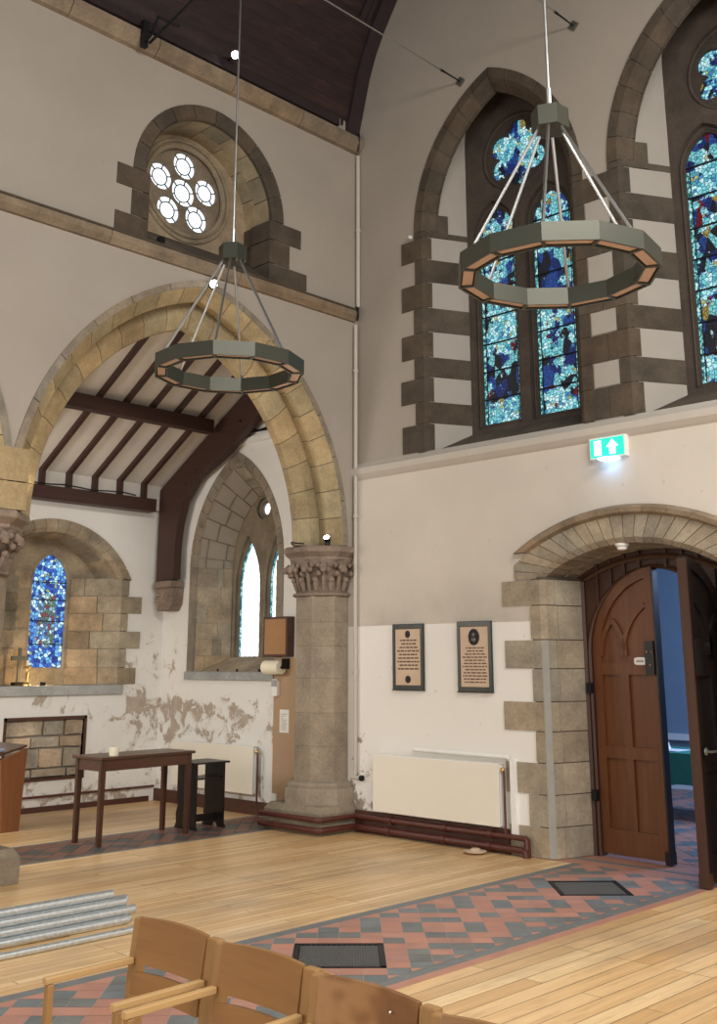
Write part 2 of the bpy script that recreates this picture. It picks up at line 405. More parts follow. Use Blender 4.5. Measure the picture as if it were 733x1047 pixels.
# ---- arches. u grows one way; lo..hi span; two-centred (R >= half) or one circle (seg)
class Arch:
    def __init__(s, lo, hi, zs, R, seg=False):
        s.lo, s.hi, s.zs, s.R, s.mid, s.seg = lo, hi, zs, R, (lo+hi)/2, seg
        h = (hi-lo)/2
        s.cz = zs - math.sqrt(max(0, R*R-h*h)) if seg else zs
    def pt(s, side, t, o):       # side 0 = lo half, 1 = hi half; t 0 spring .. 1 apex; o = inward offset
        r = s.R-o
        cx = s.mid if s.seg else (s.lo+s.R if side == 0 else s.hi-s.R)
        th1 = math.acos(max(-1, min(1, abs(cx-s.mid)/r)))
        h = (s.hi-s.lo)/2
        th0 = math.asin((s.zs-s.cz)/r) if s.seg else 0
        th = th0+(th1-th0)*t
        sg = -1 if side == 0 else 1
        return (cx+sg*r*math.cos(th), s.cz+r*math.sin(th))
    def outline(s, o, n=14):
        return [s.pt(0, i/n, o) for i in range(n+1)] + [s.pt(1, 1-i/n, o) for i in range(1, n+1)]
    def opening(s, o, zb, n=14):
        c = s.outline(o, n); return [(c[0][0], zb)] + c + [(c[-1][0], zb)]
    def sweep(s, g, fr, prof, nb, gap=.008, tv=.16, mi=0, sub=3, mmi=None, inset=.012, ts=(0, 1), sides=(0, 1)):
        n = len(prof)
        def seg(side, t0, t1, pr, k, mi_, tt):
            vs = []
            for i in range(k+1):
                t = t0+(t1-t0)*i/k
                for (o, w) in pr:
                    p = s.pt(side, t, o); vs.append(fr(p[0], p[1], w))
            fs = [(i*n+j, i*n+(j+1) % n, (i+1)*n+(j+1) % n, (i+1)*n+j) for i in range(k) for j in range(n)]
            fs += [tuple(range(n)), tuple(range(k*n, (k+1)*n))[::-1]]
            g.grid(vs, fs, mi_, tt)
        oc = sum(p[0] for p in prof)/n; wc = sum(p[1] for p in prof)/n
        so = max(p[0] for p in prof)-min(p[0] for p in prof); sw = max(p[1] for p in prof)-min(p[1] for p in prof)
        small = [(oc+(p[0]-oc)*(1-2*inset/so), wc+(p[1]-wc)*(1-2*inset/sw)) for p in prof]
        L = s.R*1.2
        for side in sides:
            e = gap/L/2
            for b in range(nb):
                t0 = ts[0]+(ts[1]-ts[0])*b/nb; t1 = ts[0]+(ts[1]-ts[0])*(b+1)/nb
                seg(side, t0+e, t1-e, prof, sub, mi, tintr(tv))
            seg(side, ts[0], ts[1], small, nb*2, mmi if mmi is not None else mi, (.45, .42, .4))

def foil(cx, cy, d, r, n, a0, m=72):
    P = []
    for i in range(m):
        a = 2*PI*i/m; best = .12*d
        for k_ in range(n):
            ph = a-(a0+2*PI*k_/n); q = r*r-(d*math.sin(ph))**2
            if q >= 0 and math.cos(ph) > 0: best = max(best, d*math.cos(ph)+math.sqrt(q))
        P.append((cx+best*math.cos(a), cy+best*math.sin(a)))
    return P
def circ(cx, cy, r, n=28): return [(cx+r*math.cos(2*PI*i/n), cy+r*math.sin(2*PI*i/n)) for i in range(n)]
def rect(a, b, c, d): return [(a, c), (b, c), (b, d), (a, d)]
def lancet(c, h, zb, zs, R, o=0, n=8):
    return Arch(c-h, c+h, zs, R).opening(o, zb-0*o, n)

# slabs on a splay between outline A (face) and B (depth), rows of blocks
def slab(g, q, th, mi, t, inset=.004):
    q = [Vector(p) for p in q]; c = sum(q, Vector())/4
    nrm = (q[1]-q[0]).cross(q[3]-q[0]).normalized()
    qq = []
    for p in q:
        d = c-p; qq.append(p + d.normalized()*inset*1.3)
    top = [p+nrm*th for p in qq]; bot = [p-nrm*.01 for p in qq]
    g.grid(bot+top, [(4, 5, 6, 7), (0, 1, 5, 4), (1, 2, 6, 5), (2, 3, 7, 6), (3, 0, 4, 7)], mi, t)

# ------------------------------------------------------------------ key dimensions (metres, camera at the origin)
XE = 8.06; XL = 8.02; YA = 7.87; YB = 11.30; TH = .70; YS = -1.07
PX = [3.96-3.98*2, 3.96-3.98, 3.96, 7.94]      # pier centres along the arcade
PY = 8.25

# ------------------------------------------------------------------ floors
g = G(); g.box(-3, 8.57, -1.3, 4.005, -.1, 0); g.box(-3, 8.0, 5.325, 8.50, -.1, 0); g.box(-3, XE, 9.37, YB, -.1, 0)
struct(g.build('floor', M['boards']))

def clip(poly, a, b, c):      # keep a*x+b*y>=c
    out = []
    for i in range(len(poly)):
        p, q = poly[i], poly[(i+1) % len(poly)]
        dp, dq = a*p[0]+b*p[1]-c, a*q[0]+b*q[1]-c
        if dp >= 0: out.append(p)
        if dp*dq < 0: t = dp/(dp-dq); out.append((p[0]+(q[0]-p[0])*t, p[1]+(q[1]-p[1])*t))
    return out
CS = .131
PAT = {0: {45, 46, 48, 51, 53}, 1: {46, 49, 50, 54, 55, 56}, 2: {47, 52, 57}, 3: {48, 49, 50, 54, 55, 58}, 4: {49, 51, 53, 56, 58, 59}}
def tiles(g, x0, x1, y0, y1, grates=(), dk=1.0):
    r2 = 2**.5
    for i in range(int((x0+y0)/r2/CS)-3, int((x1+y1)/r2/CS)+3):
        for j in range(int((x0-y1)/r2/CS)-3, int((x1-y0)/r2/CS)+3):
            s0 = (i+.25)*CS; d0 = (j-.2)*CS; P = []
            skip = any(i in range(a, a+4) and j in range(b, b+4) for a, b in grates)
            if skip: continue
            for a, b in ((s0, d0), (s0+CS, d0), (s0+CS, d0+CS), (s0, d0+CS)): P.append(((a+b)/r2, (a-b)/r2))
            for q in ((1, 0, x0), (-1, 0, -x1), (0, 1, y0), (0, -1, -y1)):
                P = clip(P, *q)
                if len(P) < 3: break
            if len(P) < 3: continue
            m = j % 5; ii = i-(j-m); 
            while ii-m > 58: ii -= 14
            while ii-m < 44: ii += 14
            sl = ii in PAT[m]
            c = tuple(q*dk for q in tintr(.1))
            cx_ = sum(p[0] for p in P)/len(P); cy_ = sum(p[1] for p in P)/len(P)
            g.face([(p[0]+(cx_-p[0])*.03, p[1]+(cy_-p[1])*.03, .0015) for p in P], 1 if sl else 0, c)
g = G()
gr = [(48, -2), (62, 12)]
tiles(g, -3, 8.02, 4.16, 5.235, gr)
g.box(-3, 8.02, 4.005, 4.075, -.1, .002, 0); g.box(-3, 8.02, 4.075, 4.16, -.1, .001, 1); g.box(-3, 8.02, 5.235, 5.325, -.1, .001, 1)
g.box(-3, 8.02, 4.16, 5.235, -.1, -.06, 2)
for a_, b_ in ((-3, 4.24), (5.03, 6.84), (7.62, 8.02)): g.box(a_, b_, 4.16, 5.235, -.05, 0, 3)
for i_, j_ in gr:
    s0 = (i_+.25)*CS; d0 = (j_-.2)*CS; n_ = 4*CS; q2 = 2**.5
    cxy = [((s0+a+d0+b)/q2, (s0+a-d0-b)/q2) for a, b in ((0, 0), (n_, 0), (n_, n_), (0, n_))]
    X0 = min(p[0] for p in cxy); X1 = max(p[0] for p in cxy)
    L_, T_, R_, B_ = sorted(cxy)[0], max(cxy, key=lambda p: p[1]), sorted(cxy)[-1], min(cxy, key=lambda p: p[1])
    a_, b_ = (4.24, 5.03) if i_ < 55 else (6.84, 7.62)
    # grout bed round the grate
    for poly_ in ([(a_, 5.235), (a_, L_[1]), L_, T_, (T_[0], 5.235)], [(b_, 5.235), (T_[0], 5.235), T_, R_, (b_, R_[1])], [(a_, 4.16), (B_[0], 4.16), B_, L_, (a_, L_[1])], [(b_, 4.16), (b_, R_[1]), R_, B_, (B_[0], 4.16)]):
        if a_ <= L_[0] and b_ >= R_[0]: g.face([(p[0], p[1], 0) for p in poly_], 3)
# threshold and the room beyond
g.box(8.02, 8.62, 3.2, 6.0, -.1, -.001, 0); g.box(8.2, 8.26, 3.6, 5.6, -.1, .002, 1)
tiles(g, 8.62, 15.5, 3.0, 9.0)
g.box(8.57, 15.5, 3.0, 9.0, -.1, -.005, 2)
# strip of tiles at the aisle, tint darkened to paint in its shade
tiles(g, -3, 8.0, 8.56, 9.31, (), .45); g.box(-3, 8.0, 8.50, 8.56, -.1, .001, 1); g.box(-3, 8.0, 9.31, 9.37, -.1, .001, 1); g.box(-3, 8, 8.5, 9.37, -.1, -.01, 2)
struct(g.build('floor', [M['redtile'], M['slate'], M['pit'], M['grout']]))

r2 = 2**.5
def grate(i, j, label):
    s0 = (i+.25)*CS; d0 = (j-.2)*CS; n = 4*CS
    T = lambda a, b, z: ((s0+a+d0+b)/r2, (s0+a-d0-b)/r2, z)
    c = T(n/2, n/2, 0)
    e = empty('floor_grate', (c[0], c[1], 0), label, 'grate', 'cast iron duct grates in the tiled walk')
    g = G(); w = .035
    for a0, a1, b0, b1 in ((0, n, 0, w), (0, n, n-w, n), (0, w, 0, n), (n-w, n, 0, n)):
        g.box(a0+.003, a1-.003, b0+.003, b1-.003, -.05, .004, fr=T)
    reparent(g.build('frame', M['iron']), e)
    g = G(); m_ = n-2*w; k_ = 15
    for q in range(1, 2*k_):
        c_ = 2*m_*q/(2*k_)          # a+b = c_ and a-b = c_-m_
        lo, hi = max(0, c_-m_), min(m_, c_)
        g.bar(T(w+lo, w+c_-lo, -.006), T(w+hi, w+c_-hi, -.006), .006, .012)
        d_ = c_-m_; lo, hi = max(0, d_), min(m_, m_+d_)
        g.bar(T(w+lo, w+lo-d_, -.007), T(w+hi, w+hi-d_, -.007), .006, .012)
    reparent(g.build('lattice', M['grate']), e)
grate(48, -2, 'cast iron lattice floor grate nearest the wooden chairs')
grate(62, 12, 'dark cast iron floor grate in front of the open oak door')

# ------------------------------------------------------------------ nave arcade wall (north)
AR = [None, Arch(.19, 4.11, 2.80, 2.50), Arch(4.03, 7.91, 2.80, 2.50)]
wheel = Arch(5.05, 6.93, 6.12, .965)
poly = [(8.10, 12.4), (-3, 12.4), (-3, 2.8)]
low = [(-3, 2.8)]
for A in AR[1:]:
    low += [p for p in A.outline(.055, 18)]
low += [(8.06, 2.8)]
poly = [(8.06, 7.75), (-3, 7.75)] + low[0:]
g = G(); g.prism(FY(YA), poly, 0, TH, [wheel.opening(.12, 5.44)])
struct(g.build('wall_north', M['wall']))
# pier springers (solid stone between arches)
for nm, A in (('trim_1', AR[2]), ('trim_2', AR[1])):
    g = G()
    prof = [(0, -.015), (.06, -.015), (.19, .11), (.19, .20), (.30, .20), (.41, .29), (.41, .41), (.30, .50), (.19, .50), (.19, .59), (.06, .715), (0, .715)]
    o0 = [(0, -.015), (.065, -.015), (.065, .02), (.0, .02)]
    o1 = [(.067, -.012), (.08, -.002), (.17, .095), (.185, .11), (.185, .15), (.150, .17), (.150, .5), (.19, .52), (.19, .59), (.06, .715), (0, .715), (0, .03), (.067, .03)]
    o2 = [(.155, .26), (.29, .26), (.40, .31), (.41, .325), (.41, .405), (.40, .42), (.29, .47), (.155, .47)]
    A.sweep(g, FY(YA), o0, 7, mi=2, mmi=1, inset=.008, tv=.1)
    A.sweep(g, FY(YA), o1, 11, mmi=1, inset=.008); A.sweep(g, FY(YA), o2, 10, mmi=1, inset=.008)
    # hood: thin dark outer line
    struct(g.build(nm, [M['stone_arch'], M['mortar'], M['stone_grey']]))
# solid springer blocks above the left pier capital, where two arches meet
g = G()
for z0, z1 in ((2.8, 3.02), (3.03, 3.30)):
    g.box(3.90, 4.215, YA-.022, YA+.722, z0, z1, t=tintr(.08))
struct(g.build('trim_3', M['stone_arch']))

# string course, cornice
g = G(); x = -3
while x < 8.0:
    x1 = min(x+rnd.uniform(1.1, 1.5), 8.0)
    t_ = tintr(.12)
    g.prism(lambda u, v, w: (w, YA+u, v), [(0, 5.28), (-.03, 5.285), (-.05, 5.31), (-.075, 5.335), (-.08, 5.36), (-.08, 5.395), (0, 5.395)], x+.003, x1-.003, t=t_)
    g.prism(lambda u, v, w: (w, YA+u, v), [(0, 5.396), (-.092, 5.396), (-.092, 5.415), (-.02, 5.45), (0, 5.45)], x+.003, x1-.003, t=t_, mi=1); x = x1
struct(g.build('trim_4', [M['stone_pale'], M['stone_dark']]))
g = G(); x = -3.35
while x < 8.05:
    x1 = min(x+.95, 8.05)
    pr = [(0, 7.33), (-.05, 7.34), (-.12, 7.42), (-.12, 7.49), (-.09, 7.51), (.3, 7.6), (.3, 7.33)]
    g.prism(lambda u, v, w: (w, YA+u, v), pr, x+.004, x1-.004, t=tintr(.16)); x = x1
struct(g.build('trim_5', M['stone_pale']))

# ------------------------------------------------------------------ wheel window
win = empty('window_1', (5.99, YA+.45, 5.5), kind='structure')
fr = FY(YA)
g = G()
wheel.sweep(g, fr, [(0, -.012), (.13, -.012), (.15, .01), (.15, .05), (.0, .05)], 5, mmi=1, tv=.12)
reparent(g.build('arch_stones', [M['stone_dark'], M['mortar']]), win)
g = G(); wheel.sweep(g, fr, [(0, .055), (.15, .055), (.15, .26), (.0, .26)], 5, mmi=1, tv=.15); wheel.sweep(g, fr, [(0, .262), (.15, .262), (.15, .5), (.0, .5)], 4, mmi=1, tv=.15)
reparent(g.build('soffit_stones', [M['stone_soffit'], M['mortar']]), win)
g = G(); ur = wheel.hi; ul = wheel.lo
for (z0, z1, ex) in ((5.44, 5.64, .34), (5.65, 5.90, .09), (5.91, 6.117, .25)):
    e0 = .17 if ex > .2 else 0
    g.box(ul-e0, ul+.19, YA-.012, YA+.25, z0, z1, t=tintr(.1)); 
    g.box(ur-.19, ur+ex, YA-.012, YA+.30, z0, z1, t=tintr(.1)); g.box(ur-.17, ur-.02, YA+.31, YA+.5, z0, z1, t=tintr(.15))
reparent(g.build('quoins', M['stone_dark']), win)
# disc of plate tracery
wc = (5.98, 6.33)
petals = [(wc[0]+.30*math.cos(PI/2+2*PI*i/5), wc[1]+.30*math.sin(PI/2+2*PI*i/5)) for i in range(5)]
g = G()
holes = [circ(wc[0], wc[1], .149)] + [circ(p[0], p[1], .143) for p in petals]
g.prism(fr, wheel.opening(.10, 5.50), .44, .50, [circ(*wc, .50, 48)], t=(1.2, 1.1, .95))
g.prism(fr, circ(*wc, .50, 48), .475, .53, holes, t=(.8, .75, .72))
for R_, r_, w_ in ((.485, .03, .44), (.545, .022, .435)):
    g.tube([fr(wc[0]+R_*math.cos(2*PI*i/40), wc[1]+R_*math.sin(2*PI*i/40), w_) for i in range(40)], r_, 8, closed=True, t=(1, .95, .85))
reparent(g.build('tracery', M['stone_grey'], smooth=True), win)
g = G()
g.prism(fr, circ(*wc, .46, 40), .515, .525)
reparent(g.build('glass', M['bright']), win)
g = G()
for cx, cy, r_ in [(wc[0], wc[1], .155)]+[(p[0], p[1], .145) for p in petals]:
    g.tube([fr(cx+r_*.62*math.cos(2*PI*i/24), cy+r_*.62*math.sin(2*PI*i/24), .51) for i in range(24)], .007, 5, closed=True)
    for q in range(6):
        a = q*PI/3+.3
        g.bar(fr(cx+r_*.62*math.cos(a), cy+r_*.62*math.sin(a), .51), fr(cx+r_*math.cos(a), cy+r_*math.sin(a), .51), .011)
reparent(g.build('leading', M['iron']), win)
g = G(); g.prism(lambda u, v, w: (w, YA+u, v), [(-.02, 5.455), (.44, 5.76), (.50, 5.76), (.50, 5.40), (-.02, 5.40)], 5.2, 6.78)
reparent(g.build('sill', M['stone_dark']), win)

# ------------------------------------------------------------------ east wall, upper part with the two figure windows
ZB = [3.70, 3.99, 4.22, 4.48, 4.70, 4.97, 5.24, 5.52, 5.78, 6.03, 6.30]
W1 = Arch(4.90, 7.01, 6.10, 1.69); W2 = Arch(2.47, 4.63, 6.10, 1.76)
ZL = 3.60
g = G()
g.prism(FX(XE), [(YS, ZL), (8.52, ZL), (8.52, 12.6), (YS, 12.6)], 0, .12, [W1.opening(.108, 3.64), W2.opening(.108, 3.64)])
struct(g.build('wall_east', M['wall']))

def figure_window(idx, W, mid, wl, name):
    fr = FX(XE); D = .45
    e = empty(name, (XE+.3, mid, 3.7), kind='structure')
    # face arch
    g = G()
    W.sweep(g, fr, [(0, -.012), (.105, -.012), (.145, .02), (.21, .10), (.21, .14), (0, .14)], 8, mmi=1, tv=.12)
    reparent(g.build('arch_stones', [M['stone_dark'], M['mortar']]), e)
    # plaster splay behind the arch
    n = 14
    A = W.opening(.15, 3.70, n); Bh = .69
    B = Arch(mid-Bh, mid+Bh, 7.15, .98).opening(0, 3.70, n)
    g = G()
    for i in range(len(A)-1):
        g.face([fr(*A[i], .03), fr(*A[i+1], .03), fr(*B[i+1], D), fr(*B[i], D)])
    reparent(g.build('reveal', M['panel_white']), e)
    # quoins
    g = G()
    def jamb(sg):      # sg +1: jamb at greater Y (seen), -1: the other
        ar = (W.hi-.145) if sg > 0 else (W.lo+.145)      # arris
        bk = mid+sg*Bh
        for c in range(10):
            z0, z1 = ZB[c]+.004, ZB[c+1]-.004
            long_ = (c % 2 == 0); t = tintr(.13); t2 = tintr(.13)
            if c == 9: long_ = False
            fo = ar + sg*(.145 + (.19 if long_ else 0.0) + rnd.uniform(-.015, .015))
            if c == 9: fo = ar+sg*.145
            if (idx == 0 and sg < 0) or (idx == 1 and sg > 0): fo = ar+sg*.145
            # block: face piece + return, as one plan polygon
            k1 = .27 if long_ else 1.0
            ch = .035
            P = [(fo, -.012), (ar+sg*ch, -.012), (ar-sg*.0, .015), (ar+(bk-ar)*(.12 if long_ else 1.0)*1.0, (.02+(D-.02)*(.12 if long_ else 1.0)))]
            P[3] = (P[3][0]-sg*.006, P[3][1]); P[2] = (P[2][0]-sg*.006, P[2][1])
            P += [(P[3][0]+sg*.05, P[3][1]+.01), (fo, .08)]
            if c == 9:
                g.prism(lambda u, v, w: fr(u, w, v), [(ar+sg*.02, .05), (ar-sg*.022, .05), (ar+(bk-ar)*.5-sg*.022, .02+(D-.02)*.5), (ar+(bk-ar)*.5+sg*.05, .05+(D-.02)*.5)], z0, z1, t=t)
                z1 = 6.097
            g.prism(lambda u, v, w: fr(u, w, v), P, z0, z1, t=t)
        # mortar behind
        g.prism(lambda u, v, w: fr(u, w, v), [(ar+sg*.13, -.004), (ar+sg*.03, -.004), (ar, .02), (ar+sg*.02, .1), (ar+sg*.13, .1)], 3.66, 6.1, mi=1)
    jamb(1); jamb(-1)
    reparent(g.build('quoins', [M['stone_dark'], M['mortar']]), e)
    # tracery plate
    g = G()
    Bo = Arch(mid-Bh-.01, mid+Bh+.01, 7.15, .99).opening(0, 3.60, n)
    hs = [.235, .235]; cs = [mid+.345, mid-.345]
    zb = 3.99; zs = 6.02
    h1 = [lancet(c, .235, zb, zs, .34) for c in cs]
    h0 = [lancet(c, .285, zb-.05, zs, .42) for c in cs]
    f1 = foil(mid+.03, 6.90, .25, .13, 6, PI/6); f0 = circ(mid+.03, 6.90, .44, 40)
    up = [[(mid-.30, 7.50), (mid-.42, 7.28), (mid-.50, 7.05), (mid-.42, 7.20)], [(mid+.36, 7.50), (mid+.48, 7.28), (mid+.56, 7.05), (mid+.48, 7.20)]]
    g.prism(fr, Bo, D, D+.05, h0+[f0]); g.prism(fr, Bo, D+.05, D+.13, h1+[f1], t=(.85, .85, .85))
    for c in cs:    # mouldings round the lights
        q = lancet(c, .262, zb-.02, zs, .38)
        g.tube([fr(p[0], p[1], D+.05) for p in q], .014, 6)
    g.tube([fr(p[0], p[1], D+.045) for p in circ(mid+.03, 6.90, .42, 36)], .02, 6, closed=True)
    reparent(g.build('tracery', M['stone_blind']), e)
    g = G()
    for c in cs: g.prism(fr, lancet(c, .24, zb-.01, zs, .345), D+.10, D+.11)
    g.prism(fr, circ(mid+.03, 6.90, .40, 36), D+.10, D+.11)
    reparent(g.build('glass', M['glass_figure']), e)
    g = G()
    for c in cs:
        for s_ in (-1, 1): g.box(D+.092, D+.098, c+s_*.235-(.035 if s_ > 0 else 0), c+s_*.235+(.035 if s_ < 0 else 0), zb, zs, fr=lambda x, y, z: fr(y, z, x))
    reparent(g.build('glass_border', M['glass_border']), e)
    g = G()
    for c in cs:
        z = zb+.27
        while z < 6.3:
            g.box(D+.085, D+.098, c-.235, c+.235, z-.008, z+.008, fr=lambda x, y, z: fr(y, z, x)); z += .30
        for s_ in (-1, 1): g.box(D+.088, D+.096, c+s_*.198-.004, c+s_*.198+.004, zb, zs+.1, fr=lambda x, y, z: fr(y, z, x))
    reparent(g.build('saddle_bar', M['iron']), e)
    # sloping sill
    g = G(); g.prism(lambda u, v, w: (XE+u, w, v), [(-.0, 3.66), (D, 3.90), (D+.1, 3.90), (D+.1, 3.55), (0, 3.55)], mid-.9, mid+.9)
    reparent(g.build('sill', M['stone_dark']), e)
figure_window(0, W1, 5.955, .235, 'window_2')
figure_window(1, W2, 3.55, .235, 'window_3')
# stone facing of the pier between the windows, with the white infill squares
g = G()
for c in range(10):
    z0, z1 = ZB[c]+.004, ZB[c+1]-.004
    if c % 2 == 0 or c == 9:
        if c == 9: continue
        m = rnd.uniform(4.70, 4.80); g.prism(FX(XE), rect(4.62, m-.004, z0, z1), -.011, .05, t=tintr(.12)); g.prism(FX(XE), rect(m+.004, 4.90, z0, z1), -.011, .05, t=tintr(.12))
o = g.build('trim_6', M['stone_dark']); struct(o)
g = G()
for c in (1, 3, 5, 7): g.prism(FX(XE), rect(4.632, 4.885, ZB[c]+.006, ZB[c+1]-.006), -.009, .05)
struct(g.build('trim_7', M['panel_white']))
# ledge
g = G(); g.prism(lambda u, v, w: (XL+u, w, v), [(0, 3.50), (-.02, 3.52), (-.05, 3.56), (-.06, 3.62), (0, 3.66), (.05, 3.70), (.3, 3.70), (.3, 3.5)], YS, 7.87)
struct(g.build('trim_8', M['cream_pipe']))

# ------------------------------------------------------------------ east wall, lower part with the door
DM = 4.67
DA = Arch(DM-.87, DM+.87, 2.34, 1.586, seg=True)
g = G(); g.prism(FX(XL), [(YS, 0), (7.9, 0), (7.9, 3.52), (YS, 3.52)], 0, .50, [DA.opening(-.1, 0.0)[:]] if False else [])
# wall as pieces round the doorway
g = G()
o = DA.outline(-.035, 14)
poly = [(YS, 0), (o[0][0], 0)] + o + [(o[-1][0], 0), (8.52, 0), (8.52, 3.6), (YS, 3.6)]
g.prism(FX(XL), poly, 0, .55)
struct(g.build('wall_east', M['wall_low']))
DZ = [0.0, .25, .51, .77, 1.03, 1.28, 1.56, 1.81, 2.11, 2.36]
d = empty('door_1', (XL+.3, DM, 0), kind='structure')
fr = FX(XL)
g = G()
prof = [(-.27, -.012), (-.05, -.012), (0, .04), (0, .10), (.13, .30), (-.27, .30)]
prof = [(-.27, -.012), (-.045, -.012), (.0, .035), (.005, .3), (-.27, .3)]
DA.sweep(g, fr, prof, 11, gap=.012, mmi=1, tv=.12, sub=2)
prof = [(.01, .31), (.02, .46), (-.2, .46), (-.2, .31)]
DA.sweep(g, fr, prof, 9, gap=.012, mmi=1, tv=.12, sub=2)
ob = reparent(g.build('arch_stones', [M['stone_door'], M['mortar']]), d)
bm = bmesh.new(); bm.from_mesh(ob.data)
for yy, nn in ((DM+1.145, 1), (DM-1.145, -1)):
    bmesh.ops.bisect_plane(bm, geom=bm.verts[:]+bm.edges[:]+bm.faces[:], plane_co=(0, yy, 0), plane_no=(0, nn, 0), clear_outer=True)
bm.to_mesh(ob.data); bm.free()
g = G()
HO = Arch(DM-1.15, DM+1.15, 2.58, 2.115, seg=True)
HO.sweep(g, fr, [(0, -.02), (.03, -.07), (.07, -.06), (.09, -.012), (.08, .03), (0, .03)], 5, gap=.008, mmi=1, tv=.08, inset=.01, sub=5)
reparent(g.build('hood_mould', [M['stone_pale'], M['mortar']]), d)
g = G()
for sg in (1, -1):
    for c in range(9):
        z0, z1 = DZ[c]+.004, DZ[c+1]-.004
        if c == 8: z1 = 2.334
        ar = DM+sg*.85; long_ = c % 2 == 0
        if c == 0: long_ = True
        fo = ar+sg*({True: .44, False: .13}[long_]+rnd.uniform(-.02, .02))
        if c in (1,): fo = ar+sg*.22
        bk = ar-sg*.135; t = tintr(.09)
        g.prism(lambda u, v, w: fr(u, w, v), [(fo, -.012), (ar+sg*.025, -.012), (ar-sg*.02, .03), (ar-sg*.14*.35 if False else ar-sg*.045, .15 if c % 2 else .12), (ar+sg*.1, .2), (fo, .06)], z0, z1, t=t)
        s0 = .155 if c % 2 else .125
        t = tintr(.1)
        g.prism(lambda u, v, w: fr(u, w, v), [(ar-sg*.048, s0), (bk, .46), (ar+sg*.1, .46), (ar+sg*.1, s0)], z0, z1, t=t)
    g.prism(lambda u, v, w: fr(u, w, v), [(ar+sg*.027, -.0135), (ar-sg*.021, .0285), (ar-sg*.020, .032), (ar+sg*.027, -.010)], .01, 1.80, mi=2)
    g.prism(lambda u, v, w: fr(u, w, v), [(ar+sg*.12, -.003), (ar+sg*.02, 0), (ar-sg*.01, .04), (ar-sg*.12, .45), (ar+sg*.12, .45)], 0, 2.36, mi=1)
reparent(g.build('quoins', [M['stone_door'], M['mortar'], M['worn']]), d)
# timber frame and tympanum
XF = .44
g = G()
fo = Arch(DM-.80, DM+.80, 2.46, 1.50, seg=True)
LA = Arch(DM-.68, DM+.68, 1.70, .735)
out = [(DM-.80, 0)] + fo.outline(0, 10) + [(DM+.80, 0)]
inn = [(DM+.66, 0)] + list(reversed(Arch(DM-.66, DM+.66, 1.70, .72).outline(0, 12))) + [(DM-.66, 0)]
g.prism(fr, out+inn, XF+.02, XF+.10)
for A_, z in ((fo, 0),):
    q = [(DM-.72, 0)]+Arch(DM-.72, DM+.72, 2.33, 1.48, seg=True).outline(0, 10)+[(DM+.72, 0)]
    g.tube([fr(a, b, XF+.01) for a, b in q], .028, 6)
q = [(DM-.675, 0)]+LA.outline(0, 12)+[(DM+.675, 0)]
g.tube([fr(a, b, XF+.015) for a, b in q], .022, 6)
for u in (-.56, -.42, -.28, -.13, .13, .28, .42, .56):
    zlo = LA.pt(1, 0, 0)[1]
    # lowest z on the pointed arch at this u
    zz = LA.cz+math.sqrt(max(0, .735**2-(abs(u)+.055)**2)); zt = fo.cz+math.sqrt(1.5**2-u*u)-.06
    g.box(XF-.005, XF+.03, DM+u-.014, DM+u+.014, zz, zt, fr=lambda x, y, z: fr(y, z, x))
reparent(g.build('frame', M['door_dark']), d)

